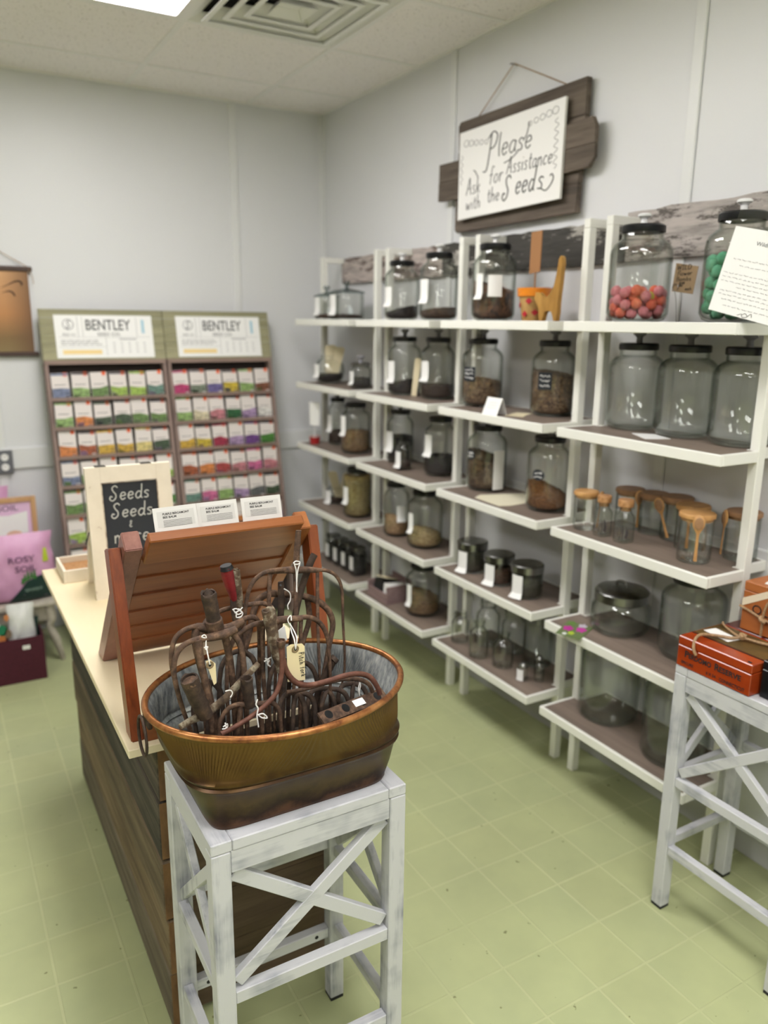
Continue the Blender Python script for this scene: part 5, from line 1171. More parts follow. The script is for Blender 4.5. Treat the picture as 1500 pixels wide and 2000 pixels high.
# ------------------------------------------------------------------ white X-braced stools
def make_stool(label):
    """long side along x, 0.38 x 0.297, its near side at -y"""
    t = thing('plant_stand', label, 'stand', (0, 0, 0), 'white X-braced wooden stands'); s = .034; W_, D_, T_ = .190, .1485, .720
    for sx_ in (-1, 1):
        for sy_ in (-1, 1):
            b = B(); x, y = sx_*(W_-s/2), sy_*(D_-s/2)
            bx(b, x-s/2, x+s/2, y-s/2, y+s/2, .008, T_-.0225, .002); l = sub('leg', b, M_stool, t)
            b = B(); bx(b, x-s/2+.001, x+s/2-.001, y-s/2+.001, y+s/2-.001, 0, .0078); sub('foot_pad', b, M_dark, l, 'black foot pad')
    i = .0003
    for sx_ in (-1, 1):   # end boards of the top
        b = B(); x = sx_*(W_-.0185); bx(b, x-.0185, x+.0185, -D_, D_, T_-.022, T_, .002); sub('top_board', b, M_stooly, t)
    for sy_ in (-1, 1):
        b = B(); y = sy_*(D_-.019); bx(b, -W_+.0375, W_-.0375, y-.019, y+.019, T_-.022, T_-.0005, .002); sub('top_board', b, M_stoolx, t)
        b = B(); y = sy_*(D_-.012); bx(b, -W_+s+i, W_-s-i, y-.010, y+.010, T_-.066, T_-.0225, .0015); sub('apron', b, M_stoolx, t)
    for k, y in enumerate((-.0735, 0, .0735)):
        b = B(); bx(b, -W_+.0375, W_-.0375, y-.0362, y+.0362, T_-.020, T_-.002, .001); sub('top_slat', b, M_stoolx, t)
    for sx_ in (-1, 1):
        b = B(); x = sx_*(W_-.013); bx(b, x-.011, x+.011, -D_+s+i, D_-s-i, T_-.056, T_-.0225, .0015); sub('apron', b, M_stooly, t)
    def stretch(b, a, c, side): return bar(b, a, c, .022, .026, side)
    for z, both in ((.395, 1), (.188, 1)):
        for sy_ in (-1, 1):
            zz = z+(.03 if (sy_ > 0 and z > .3) else 0)
            b = B(); y = sy_*(D_-.014); bx(b, -W_+s+i, W_-s-i, y-.011, y+.011, zz-.013, zz+.013, .0015); st = sub('stretcher', b, M_stoolx, t)
            if sy_ > 0 and z < .3:
                for xx in (-.13, .125):
                    b = B(); prism(b, [(xx+.0045*math.cos(a), y-.0111, zz+.0045*math.sin(a)) for a in [k*pi/6 for k in range(12)]], (0, -.0006, 0)); sub('screw_hole', b, M_dark, st)
        for sx_ in (-1, 1):
            b = B(); x = sx_*(W_-.014); bx(b, x-.010, x+.010, -D_+s+i, D_-s-i, z+.012-.012, z+.012+.012, .0015); sub('stretcher', b, M_stooly, t)
    zt, zb_ = T_-.074, .425
    y = -D_+.018
    for a, c, o_ in (((-W_+s+.006, y, zt), (W_-s-.006, y, zb_), 0), ((-W_+s+.006, y-.0006, zb_-.004), (W_-s-.006, y-.0006, zt+.004), 1)):
        b = B(); bar(b, a, c, .026, .016, (0, 0, 1)) ; sub('cross_brace', b, M_stoolx, t)
    for sx_ in (-1, 1):
        x = sx_*(W_-.015)
        for a, c in (((x, -D_+s+.006, zt), (x, D_-s-.006, zb_+.012)), ((x+.0006, -D_+s+.006, zb_+.012), (x+.0006, D_-s-.006, zt))):
            b = B(); bar(b, a, c, .022, .015, (0, 0, 1)); sub('cross_brace', b, M_stool, t)
    return t
st = make_stool('white-washed X-braced stand under the oval tub, against the counter end')
st.location = (-1.4955, -2.9135, 0)
st2 = dup(st, (-.268, -3.128, 0), 'white-washed X-braced stand at the right edge, carrying the cigar boxes', rz=-pi/2)

# ------------------------------------------------------------------ cigar boxes on the right stand
ZT = .7205
def boxpart(name, b, mat, t, lab=None): return sub(name, b, mat, t, lab)
M_mah = mottled('glossy red cedar', [(.3, (138, 48, 18)), (.7, (176, 74, 32))], 10, (1, .12, 1), .16, 0, 0); M_mahd = mottled('dark mahogany', [(.3, (74, 20, 14)), (.7, (104, 32, 22))], 10, (1, .2, 1), .2, 0, 0)
t = thing('cigar_box', 'glossy orange-red lettered wooden box at the front of the stand', 'box', (-.345, -3.045, ZT))
x0, x1, y0, y1 = -.418, -.250, -3.150, -2.940
b = B(); bx(b, x0, x1, y0, y1, ZT, ZT+.056, .002); bd = sub('body', b, M_mah, t)
b = B(); bx(b, x0, x1, y0, y1, ZT+.057, ZT+.080, .002); ld = sub('lid', b, M_mah, t)
b = B(); bx(b, x0+.045, x0+.050, y0+.002, y1-.002, ZT+.0801, ZT+.0806); sub('dark_stripe', b, M_black, ld); b = B(); bx(b, x0+.052, x1-.010, y0+.004, y1-.004, ZT+.0801, ZT+.0806); sub('top_print', b, mottled('olive print', [(.3, (74, 58, 30)), (.7, (112, 88, 46))], 20, rough=.4, bmp=0), ld)
b = B(); box(b, (-.325, -2.995, ZT+.0815), (.040, .082, .0008), Matrix.Rotation(-.15, 3, 'Z')); sub('paper_label', b, M_paper, ld, 'white printed paper label')
b = B(); q = basis((x0-.0004, y1-.016, ZT+.030), (0, -1, 0), (0, 0, 1))
def qq(x, y, h=0): return Vector((x0-.0006, y1-.016-x, ZT+.030+y))
printed(b, 'P', qq, .008, .000, .017, bold=.03); printed(b, 'ERDOMO', qq, .020, .000, .0135, .066, bold=.03); printed(b, 'R', qq, .096, .000, .017, bold=.03); printed(b, 'ESERVE', qq, .1090, .000, .0135, .060, bold=.03)
printed(b, 'EPICURE', qq, .000, -.020, .0080, .036, bold=.02); printed(b, '6 X 54', qq, .074, -.021, .0080, .028, bold=.02); printed(b, 'CONNECTICUT', qq, .112, -.023, .0090, .070, bold=.02)
sub('lettering', b, M_ink, bd, smooth=0)
b = B(); sub('clasp_dent', tube(b, [(x0+.010, y0+.01, ZT+.0802), (x0+.010, y0+.018, ZT+.0806)], .0022, 8, 1), M_dark, ld)
tw = [(-.418-.005, -3.0, ZT+.048), (-.424, -2.992, ZT+.062), (-.414, -2.985, ZT+.080), (-.395, -2.985, ZT+.092), (-.36, -3.00, ZT+.089), (-.335, -3.03, ZT+.088), (-.315, -3.045, ZT+.091)]
b = B(); tube(b, tw, .0038, 8, 4); tube(b, [(-.315, -3.045, ZT+.091), (-.30, -3.08, ZT+.088), (-.28, -3.12, ZT+.086), (-.262, -3.15, ZT+.086)], .0036, 8, 4); tube(b, [(-.315, -3.045, ZT+.090), (-.30, -3.01, ZT+.087), (-.275, -2.965, ZT+.086), (-.255, -2.945, ZT+.085)], .003, 8, 4); tube(b, [(-.322, -3.052, ZT+.092), (-.312, -3.040, ZT+.096), (-.306, -3.050, ZT+.092)], .006, 8, 3)
solo('jute_twine', b, M_twine, 'loose jute twine knotted over the glossy lettered box', 'twine')
t = thing('cigar_box', 'dark red-brown box under the tied one, behind the glossy box', 'box', (-.165, -3.06, ZT)); x0, x1, y0, y1 = -.245, -.095, -3.20, -2.945
b = B(); bx(b, x0, x1, y0, y1, ZT, ZT+.058, .002); sub('body', b, M_mahd, t); b = B(); bx(b, x0, x1, y0, y1, ZT+.059, ZT+.080, .002); sub('lid', b, M_mahd, t)
t = thing('cigar_box', 'tall tan wooden box tied with jute, top of the stack', 'box', (-.17, -3.09, ZT+.081)); z = ZT+.0815; x0, x1, y0, y1 = -.242, -.100, -3.215, -2.985; M_tanb = mottled('tan cedar box', [(.3, (150, 84, 40)), (.7, (184, 112, 60))], 8, (1, .2, 1), .45, 0, .05)
b = B(); bx(b, x0, x1, y0, y1, z, z+.105, .002); bd = sub('body', b, M_tanb, t); b = B(); bx(b, x0, x1, y0, y1, z+.106, z+.130, .002); ld = sub('lid', b, M_tanb, t)
b = B(); prism(b, [(x0-.0006, y1-.000, z+.062), (x0-.0006, y1-.000, z+.083), (x0-.0006, y1-.075, z+.125), (x0-.0006, y1-.095, z+.118)], (-.0004, 0, 0)); prism(b, [(x0, y1-.060, z+.1303), (x0, y1-.095, z+.1303), (x0+.05, y1-.13, z+.1303), (x0+.05, y1-.10, z+.1303)], (0, 0, .0004)); bnd = sub('paper_seal', b, plain('seal paper', (222, 208, 184), .6), bd, 'pale diagonal paper seal', smooth=0)
b = B(); box(b, (-.185, -3.06, z+.1308), (.055, .085, .0008), Matrix.Rotation(.3, 3, 'Z')); sub('paper_label', b, M_paper, ld, 'white paper label')
b = B(); f_ = lambda x, y, h=0: Vector((x0-.0011, y1-.030-x, z+y)); printed(b, 'OLIVA', f_, .0, .052, .024, .10, 0); sub('lettering', b, M_ink, bd, smooth=0)
b = B(); e = .004
tube(b, [(x0-e, y1+e, z+.062), (x0-e, y1-.03, z+.055), (x0-e-.002, y1-.065, z+.047), (x0-e, y1-.12, z+.040), (x0-e, y0-e, z+.032)], .0032, 8, 3); tube(b, [(x0-e-.002, y1-.065, z+.002), (x0-e-.003, y1-.066, z+.03), (x0-e-.003, y1-.065, z+.05), (x0-e, y1-.072, z+.09), (x0-e, y1-.10, z+.128), (x0-.001, y1-.11, z+.1345), (x0+.05, y1-.11, z+.1345)], .0032, 8, 3); tube(b, [(x0-e-.004, y1-.060, z+.052), (x0-e-.009, y1-.066, z+.046), (x0-e-.004, y1-.074, z+.042)], .006, 8, 3)
solo('jute_twine', b, M_twine, 'jute twine tied crosswise round the tall tan box', 'twine')
t = thing('cigar_box', 'black box cut off by the right edge of the picture', 'box', (-.31, -3.24, ZT))
b = B(); bx(b, -.392, -.255, -3.300, -3.158, ZT, ZT+.070, .002); sub('body', b, M_black, t); b = B(); bx(b, -.392, -.255, -3.300, -3.158, ZT+.071, ZT+.092, .002); sub('lid', b, M_black, t)

# ------------------------------------------------------------------ oval tub on the near stand
TZ = .7203
TC = Vector((-1.498, -2.908, TZ))
def tubmat(name, inside):
    m, nt, b = newmat(name); v = coords(nt); sx = nt.nodes.new('ShaderNodeSeparateXYZ'); nt.links.new(v, sx.inputs[0])
    n = noise(nt, v, 14, 5); n2 = noise(nt, coords(nt, (1, 1, .3)), 90, 4)
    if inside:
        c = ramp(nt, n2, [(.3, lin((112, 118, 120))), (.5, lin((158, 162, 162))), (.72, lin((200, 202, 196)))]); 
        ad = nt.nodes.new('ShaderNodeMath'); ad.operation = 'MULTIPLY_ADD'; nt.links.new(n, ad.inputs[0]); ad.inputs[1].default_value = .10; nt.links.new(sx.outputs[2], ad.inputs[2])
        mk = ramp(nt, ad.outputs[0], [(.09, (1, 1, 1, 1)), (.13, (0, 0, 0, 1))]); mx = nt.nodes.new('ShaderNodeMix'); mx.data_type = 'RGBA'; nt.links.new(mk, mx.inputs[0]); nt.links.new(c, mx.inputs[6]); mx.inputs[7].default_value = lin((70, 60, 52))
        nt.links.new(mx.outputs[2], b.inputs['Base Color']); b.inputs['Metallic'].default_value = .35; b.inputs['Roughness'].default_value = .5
    else:
        ad = nt.nodes.new('ShaderNodeMath'); ad.operation = 'MULTIPLY_ADD'; nt.links.new(n, ad.inputs[0]); ad.inputs[1].default_value = .11; nt.links.new(sx.outputs[2], ad.inputs[2])
        c = ramp(nt, ad.outputs[0], [(.05, lin((96, 66, 46))), (.075, lin((44, 30, 22))), (.11, lin((82, 64, 36))), (.145, lin((62, 42, 26))), (.17, lin((92, 68, 34))), (.22, lin((112, 86, 44))), (.26, lin((100, 76, 40)))])
        nt.links.new(c, b.inputs['Base Color']); b.inputs['Metallic'].default_value = .72; b.inputs['Roughness'].default_value = .36
        bump(nt, b, n2, .08, .001)
    return m
M_tubo, M_tubi = tubmat('bronzed galvanised steel', False), tubmat('grey galvanised lining', True)
M_rim = mottled('copper coloured rim', [(.3, (104, 58, 36)), (.5, (168, 112, 66)), (.7, (190, 136, 84))], 40, rough=.35, metal=.7, bmp=.2)
def oval(z, off=0.0):
    """half-axes and squareness of the tub's outline at height z above its foot"""
    f = z/.185; a = .172+(.243-.172)*f; c = .129+(.190-.129)*f; e = 2+6.5*max(0, 1-f*1.05)**1.6; return a-off, c-off, e
def tubfn(off, ribbed):
    def fn(ang, r, z):
        a, c, e = oval(z, off); a += r; c += r
        ca, sa = math.cos(ang), math.sin(ang)
        x = a*abs(ca)**(2/e)*(1 if ca > 0 else -1); y = c*abs(sa)**(2/e)*(1 if sa > 0 else -1)
        if ribbed and .112 < z < .172: k = 1+.0042*math.cos(ang*200); x *= k; y *= k
        return x, y, z
    return fn
t = thing('oval_tub', 'oval bronzed metal tub with copper rim full of rusty fork heads, on the near stand', 'tub', TC)
pr = [(r_+1e-5, z_) for r_, z_ in [(0, 0.0), (0, .004), (.001, .007), (0, .010), (0, .04), (0, .078), (.004, .083), (.005, .087), (.001, .091), (.004, .096), (.005, .100), (.001, .105), (0, .112), (0, .118), (0, .128), (0, .14), (0, .155), (0, .168), (0, .173), (0, .183)]]
b = B(); lathe(b, [(r, z) for r, z in pr], TC, 800, fn=tubfn(0, True)); bot = [v for v in b.verts if abs(v.co.z-TC.z) < 1e-5]; b.verts.ensure_lookup_table(); b.faces.new([b.verts[i] for i in range(800)]); sub('outer_wall', b, M_tubo, t, smooth=60)
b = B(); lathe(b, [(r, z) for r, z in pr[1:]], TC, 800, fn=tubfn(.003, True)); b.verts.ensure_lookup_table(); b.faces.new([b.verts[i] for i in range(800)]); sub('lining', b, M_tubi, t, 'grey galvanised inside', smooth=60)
def rimpts(z, off=0, n=96): return [TC+Vector(tubfn(off, False)(2*pi*i/n, 0, z)) for i in range(n+1)]
b = B(); tube(b, rimpts(.184, -.001), .0062, 10, 1, closed_ends=False); bmesh.ops.remove_doubles(b, verts=b.verts, dist=.0001); sub('rolled_rim', b, M_rim, t, 'copper coloured rolled rim', smooth=60)
for sx_ in (-1, 1):
    b = B(); hx = TC.x+sx_*.2485
    ring = [Vector((hx+.004*sx_, TC.y+.004+.030*math.cos(a), TC.z+.142+.036*math.sin(a))) for a in [i*pi/12 for i in range(25)]]
    tube(b, ring, .0028, 8, 1, closed_ends=False); hd = sub('ring_handle', b, M_rust2, t)
    b = B(); bx(b, hx-.010*sx_, hx-.002*sx_, TC.y-.016, TC.y+.024, TC.z+.160, TC.z+.176, .002); sub('bracket', b, M_rust2, hd)

# ------------------------------------------------------------------ rusty tools in the tub
random.seed(21)
def P(u, v, y): return at(u, v, Y=y)
def px(pts, y0, y1=None):
    """pixels to points of an upright, slightly leaning plane (depth y0 at the top point, y1 at the last)"""
    y1 = y0 if y1 is None else y1; n = len(pts)-1
    return [P(u, v, y0+(y1-y0)*i/max(1, n)) for i, (u, v) in enumerate(pts)]
FLOOR = TC.z+.012
def down(pts, tip=None):
    """carry a tine on, curving a little, to the floor of the tub"""
    a, c = pts[-2], pts[-1]
    if c.z < FLOOR+.02: 
        pts[-1] = Vector((c.x, c.y, max(c.z, FLOOR))); return pts
    d = (c-a).normalized(); d = Vector((d.x*.5, d.y*.5, min(-.6, d.z))).normalized()
    e = c+d*((c.z-FLOOR)/-d.z)
    e.x = min(max(e.x, TC.x-.145), TC.x+.145); e.y = min(max(e.y, TC.y-.100), TC.y+.100)
    return pts+[(c+e)/2+Vector((0, .004, 0)), e]
def clampin(pts):
    out = []
    for p in pts:
        if p.z < TC.z+.19:
            a, c, e = oval(max(.0, p.z-TC.z), .012); dx, dy = (p.x-TC.x), (p.y-TC.y); k = (abs(dx/a)**e+abs(dy/c)**e)**(1/e)
            if k > 1: p = Vector((TC.x+dx/k, TC.y+dy/k, p.z))
        out.append(p)
    return out
def tool(name, label, tines=(), socket=None, extra=(), mat=None, group=None, cat='tool'):
    """tines: (pixels, depth0, depth1, radius[, go down]); socket: (pixels, depth, radii)"""
    allp = [p for tn in tines for p in px(tn[0], tn[1], tn[2])] or [P(*socket[0][0], socket[1])]
    base = Vector((sum(p.x for p in allp)/len(allp), sum(p.y for p in allp)/len(allp), FLOOR))
    t = thing(name, label, cat, base, group); mt = mat or M_rust
    for tn in tines:
        pts = px(tn[0], tn[1], tn[2]); dn = tn[4] if len(tn) > 4 else True
        if dn: pts = down(pts)
        pts = clampin(pts); n = len(pts); r = tn[3]
        rs = [r*(1.0 if not dn else (1-.55*(i/(n-1))**2)) for i in range(n)]
        b = B(); tube(b, pts, rs, 8, 4, ((0, 1, 0), .8)); sub('tine' if dn else 'shoulder', b, mt, t, smooth=60)
    if socket:
        pts = px(socket[0], socket[1], socket[2]); rs = socket[3]; b = B(); m = socket[4] if len(socket) > 4 else mt
        pts2, rr = smoothpts(pts, 4, list(rs)); T, N = frames(pts2); n = 14; rings = []
        for k, (p, tt, nn, r) in enumerate(zip(pts2, T, N, rr)):
            bb = tt.cross(nn); rings.append([b.verts.new(p+(nn*math.cos(2*pi*i/n)+bb*math.sin(2*pi*i/n))*r*(1+random.uniform(-.05, .05))+tt*(random.uniform(-.003, .004) if k == 0 else 0)) for i in range(n)])
        inner = []
        for dk, f_ in ((0, .80), (1, .78), (3, .74)):
            dk = min(dk, len(pts2)-2); p, tt, nn, r = pts2[dk], T[dk], N[dk], rr[dk]; bb = tt.cross(nn); inner.append([b.verts.new(p+(nn*math.cos(2*pi*i/n)+bb*math.sin(2*pi*i/n))*r*f_) for i in range(n)])
        for A, C in zip(rings, rings[1:]):
            for i in range(n): b.faces.new((A[i], A[(i+1) % n], C[(i+1) % n], C[i]))
        seq = [rings[0]]+inner
        for A, C in zip(seq, seq[1:]):
            for i in range(n): b.faces.new((A[i], C[i], C[(i+1) % n], A[(i+1) % n]))
        b.faces.new(inner[-1]); b.faces.new(rings[-1]); sub('socket', b, m, t, smooth=60)
    for nm, fn_ in extra:
        b = B(); r_ = fn_(b); sub(nm, b, r_ or mt, t, smooth=50)
    return t
GF = 'rusty fork heads in the tub'
A1 = -2.835
tool('pitchfork_head', 'tallest rusty pitchfork head at the back of the tub, wide shoulders and thin outer tine', [
  ([(577, 1113), (545, 1113), (515, 1119), (492, 1140), (481, 1175), (477, 1230), (474, 1300)], A1, A1-.03, .0048), ([(527, 1118), (526, 1150), (524, 1210), (526, 1290)], A1, A1-.03, .0046),
  ([(577, 1113), (578, 1160), (577, 1230), (575, 1310)], A1, A1-.03, .0052), ([(620, 1116), (620, 1160), (621, 1230), (624, 1310)], A1, A1-.03, .0040),
  ([(577, 1113), (612, 1113), (640, 1115), (659, 1128), (668, 1155), (670, 1215), (673, 1305)], A1, A1-.01, .0040)], None,
  [('tang', lambda b: (tube(b, px([(583, 1036), (581, 1060), (579, 1090), (577, 1120)], A1), [.0060, .0066, .0070, .0085], 8, 3, ((0, 1, 0), .6)), M_rust)[1]), ('shoulder', lambda b: (tube(b, px([(528, 1117), (550, 1114), (577, 1113), (604, 1113), (622, 1114)], A1), [.005, .0064, .008, .0064, .005], 8, 3), M_rust)[1])], M_rust, GF)
A2 = -2.80
tool('pitchfork_head', 'broad flat-tined fork head behind the others, with a flat pierced tang', [
  ([(548, 1160), (525, 1160), (505, 1172), (494, 1200), (486, 1240), (472, 1300)], A2, A2-.02, .0075), ([(552, 1165), (548, 1200), (545, 1260), (548, 1320)], A2, A2-.02, .0070),
  ([(552, 1160), (590, 1164), (620, 1174), (641, 1192), (650, 1218), (644, 1255), (632, 1320)], A2, A2-.03, .0072), ([(600, 1168), (604, 1210), (590, 1260), (588, 1310)], A2, A2-.02, .0065)], None,
  [('tang', lambda b: (tube(b, px([(548, 1136), (549, 1150), (549, 1180), (548, 1205)], A2-.02), [.0055, .0068, .0068, .0072], 8, 3, ((0, 1, 0), .55)), M_rust2)[1]), ('rivet_hole', lambda b: (tube(b, [P(548, 1143, A2-.027), P(548, 1143, A2-.0215)], .0022, 10, 1), M_black)[1])], M_rust, GF)
tool('iron_strap', 'flat rusty iron strap slanting up at the right rear of the tub', [([(614, 1083), (606, 1100), (592, 1140), (580, 1185), (570, 1250), (566, 1310)], -2.815, -2.83, .0078)], None, (), M_rust2)
A3 = -2.935
tool('pitchfork_head', 'middle pitchfork head with long mottled grey socket and hanging paper tag', [
  ([(522, 1216), (498, 1219), (474, 1232), (455, 1252), (446, 1282), (443, 1340), (446, 1408)], A3, A3-.02, .0052), ([(514, 1219), (513, 1260), (515, 1330), (522, 1400)], A3, A3-.02, .0046),
  ([(548, 1212), (580, 1207), (605, 1206), (626, 1218), (639, 1244), (643, 1280), (645, 1330)], A3, A3-.0, .0050), ([(588, 1210), (587, 1240), (590, 1290), (588, 1350)], A3, A3-.01, .0044)],
  ([(524, 1191), (530, 1225), (539, 1270), (549, 1312)], A3-.022, A3-.03, [.0122, .0112, .0098, .0075], M_rustgrey),
  [('shoulder', lambda b: (tube(b, px([(510, 1218), (530, 1214), (555, 1210), (590, 1208)], A3), [.0055, .0075, .0075, .0055], 8, 3), M_rust)[1])], M_rust, GF)
A4 = -2.945
tool('pitchfork_head', 'left fork head with broken wood in its socket and two paired outer tines', [
  ([(425, 1226), (400, 1222), (372, 1226), (350, 1238), (338, 1258), (335, 1295), (346, 1345), (362, 1400)], A4, A4-.01, .0052), ([(384, 1226), (382, 1250), (392, 1300), (412, 1370)], A4, A4-.01, .0075),
  ([(436, 1230), (443, 1258), (452, 1310), (458, 1380)], A4, A4-.01, .0070), ([(440, 1226), (462, 1216), (486, 1206), (503, 1212), (507, 1250), (506, 1330)], A4+.01, A4+.03, .0052)],
  ([(407, 1158), (412, 1185), (419, 1216), (424, 1236)], A4-.012, A4-.005, [.0135, .0128, .0118, .0120], M_rust2),
  [('shoulder', lambda b: (tube(b, px([(382, 1224), (400, 1226), (424, 1231), (450, 1226), (476, 1212)], A4), [.0065, .009, .0105, .009, .006], 8, 3), M_rust)[1]), ('collar', lambda b: (tube(b, px([(417, 1210), (422, 1232)], A4-.010, A4-.006), [.0148, .0150], 14, 1), M_rust)[1]),
   ('broken_wood', lambda b: (tube(b, px([(404, 1150), (407, 1160), (410, 1172)], A4-.012), [.002, .0085, .0095], 7, 1), M_rust2)[1])], M_rust, GF)
A5 = -2.985
tool('pitchfork_head', 'front left fork head arching low over the tub edge', [
  ([(455, 1232), (428, 1240), (395, 1246), (362, 1258), (344, 1280), (340, 1315), (350, 1362), (366, 1410)], A5+.02, A5, .0055), ([(386, 1250), (392, 1290), (402, 1340), (412, 1400)], A5+.01, A5, .0068), ([(452, 1234), (470, 1262), (478, 1320), (482, 1390)], A5+.02, A5, .0055)], None,
  [('shoulder', lambda b: (tube(b, px([(384, 1249), (410, 1245), (440, 1238), (462, 1228)], A5+.015), [.0055, .0075, .0085, .006], 8, 3), M_rust)[1])], M_rust, GF)
A6 = -2.865
tool('red_handled_tool', 'tool with worn red tapered handle stub, leaning at the back of the tub', [([(455, 1165), (458, 1200), (470, 1260), (476, 1320)], A6, A6, .0060)],
  ([(442, 1108), (446, 1130), (452, 1152), (457, 1172)], A6-.006, A6, [.0118, .0110, .0085, .0055], M_redpaint), [('black_end', lambda b: (tube(b, px([(441, 1104), (443, 1112)], A6-.006), [.0105, .0128], 12, 1), M_black)[1])], M_rust2)
tool('pitchfork_head', 'fork head with slim rusty socket beside the red handle stub', [
  ([(466, 1186), (440, 1190), (415, 1202), (398, 1220), (392, 1262), (396, 1320)], A6+.02, A6+.01, .0050), ([(466, 1186), (492, 1180), (520, 1180), (536, 1200), (540, 1260), (538, 1320)], A6+.02, A6+.01, .0050), ([(466, 1190), (468, 1230), (470, 1300)], A6+.02, A6+.01, .0050)],
  ([(460, 1113), (463, 1140), (466, 1166), (468, 1190)], A6+.016, A6+.02, [.0080, .0082, .0080, .0072], M_rustgrey), (), M_rust, GF)
A7 = -3.012
tool('hoe_head', 'round-socketed hoe head at the left front of the tub, wood stub inside', [], ([(369, 1325), (378, 1347), (390, 1375), (402, 1398)], A7, A7+.01, [.0150, .0145, .0138, .0125], M_rust2),
  [('wood_stub', lambda b: (tube(b, px([(370, 1328), (374, 1337)], A7-.002), [.0115, .0120], 12, 1), M_rust)[1]), ('blade', lambda b: (tube(b, clampin(px([(352, 1420), (376, 1406), (404, 1392), (440, 1364), (470, 1332), (505, 1296)], A7+.012, A7+.03)), [.0060, .0075, .0085, .0075, .0070, .0055], 8, 3, ((.3, 1, 0), .45)), M_rustgrey)[1])], M_rust)
A8 = -3.005
tool('pitchfork_head', 'small fork head with ragged socket at the centre front of the tub', [
  ([(487, 1378), (466, 1376), (446, 1384), (434, 1400), (428, 1422)], A8, A8, .0050), ([(487, 1378), (510, 1374), (530, 1372), (544, 1386), (548, 1412)], A8, A8, .0050), ([(470, 1378), (468, 1396), (466, 1420)], A8, A8, .0045), ([(508, 1376), (510, 1396), (512, 1420)], A8, A8, .0045)],
  ([(481, 1324), (483, 1342), (486, 1362), (488, 1380)], A8-.005, A8, [.0108, .0104, .0098, .0090], M_rust2), (), M_rust, GF)
A9 = -3.020
tool('hay_hook', 'reddish iron rod bent in a long S across the front of the tub', [
  ([(548, 1258), (551, 1290), (549, 1322), (540, 1352), (520, 1376), (490, 1400), (462, 1418), (432, 1434)], A9+.01, A9-.015, .0048, False), ([(551, 1262), (553, 1290), (562, 1316), (580, 1334), (606, 1338), (640, 1330), (672, 1320), (700, 1316), (722, 1322), (736, 1340), (742, 1356)], A9+.01, A9+.0, .0052, False)],
  ([(549, 1250), (549, 1256), (549, 1262)], A9+.008, A9+.01, [.0075, .0080, .0070], M_rust), (), M_rustred)
tool('iron_rod', 'second thinner rod running beside the reddish S-shaped one', [([(560, 1352), (590, 1347), (630, 1336), (668, 1327), (700, 1327), (720, 1336), (728, 1352)], A9+.03, A9+.02, .0042, False)], None, (), M_rust)
t = thing('pierced_iron_bar', 'flat iron bar with round holes and white sticker, right front of the tub', 'tool', P(690, 1378, -3.01))
a, c = P(624, 1404, -3.035), P(750, 1356, -2.985); ux = (c-a).normalized(); L_ = (c-a).length; uy = Vector((0, .75, .45)); uy = (uy-ux*uy.dot(ux)).normalized(); q = basis(a, ux, uy)
b = B(); prism(b, [q(0, -.014), q(L_, -.014), q(L_, .013), q(0, .010)], q(0, 0, .004)-q(0, 0)); bar_ = sub('bar', b, M_rust, t)
for k in range(4):
    x_ = L_*(.12+.25*k); b = B(); prism(b, [q(x_+.0085*math.cos(a_), .0085*math.sin(a_), .0041 if q(0, 0, .01).z > q(0, 0).z else -.0001) for a_ in [i*pi/9 for i in range(18)]], (q(0, 0, .0004)-q(0, 0))*(1 if q(0, 0, .01).z > q(0, 0).z else -1)); sub('hole', b, M_black, bar_, 'dark round hole')
b = B(); sgn = 1 if q(0, 0, .01).z > q(0, 0).z else -1; prism(b, [q(L_*.50, -.006, .0046 if sgn > 0 else -.0006), q(L_*.66, -.006, .0046 if sgn > 0 else -.0006), q(L_*.66, .008, .0046 if sgn > 0 else -.0006), q(L_*.50, .008, .0046 if sgn > 0 else -.0006)], (q(0, 0, .0004)-q(0, 0))*sgn); sub('price_sticker', b, M_paper, bar_, 'white price sticker')
tool('iron_bolt', 'thick rusty bolt end leaning at the right of the tub', [([(651, 1289), (643, 1305), (633, 1325), (622, 1350)], -2.93, -2.92, .0085)], None, [('head', lambda b: (tube(b, px([(656, 1284), (650, 1290)], -2.93), [.0085, .0100], 8, 1), M_rust2)[1])], M_rust2)
# smaller fork heads deeper down
deep = [
 ('small fork head lying low behind the S-shaped rod', -2.93, [[(640, 1345), (618, 1346), (604, 1360), (600, 1400)], [(640, 1345), (630, 1370), (626, 1405)], [(640, 1345), (652, 1368), (656, 1400)], [(640, 1345), (664, 1348), (678, 1362), (684, 1395)]]),
 ('low fork head with crowded tines at the centre of the tub', -2.97, [[(580, 1352), (560, 1356), (548, 1372), (545, 1410)], [(580, 1352), (574, 1376), (572, 1412)], [(582, 1352), (594, 1376), (598, 1412)], [(582, 1352), (604, 1358), (614, 1376), (616, 1408)]]),
 ('fork head standing deep at the right inside wall of the tub', -2.90, [[(690, 1335), (672, 1338), (662, 1352), (660, 1390)], [(690, 1335), (688, 1356), (686, 1388)], [(692, 1335), (708, 1342), (716, 1358), (718, 1380)]]),
 ('low fork head at the left inside wall of the tub', -2.90, [[(410, 1330), (392, 1340), (382, 1362), (378, 1398)], [(410, 1330), (408, 1360), (406, 1400)], [(412, 1330), (428, 1346), (434, 1372), (436, 1405)]]),
 ('fork head deep behind the middle socket', -2.86, [[(560, 1290), (540, 1296), (528, 1320), (524, 1360)], [(560, 1290), (556, 1320), (554, 1366)], [(562, 1290), (580, 1300), (588, 1326), (592, 1366)], [(562, 1290), (600, 1296), (616, 1318), (622, 1360)]]),
 ('fork head deep behind the left forks', -2.86, [[(470, 1270), (446, 1280), (432, 1306), (428, 1350)], [(470, 1270), (466, 1306), (462, 1352)], [(472, 1270), (494, 1286), (502, 1316), (506, 1358)]])]
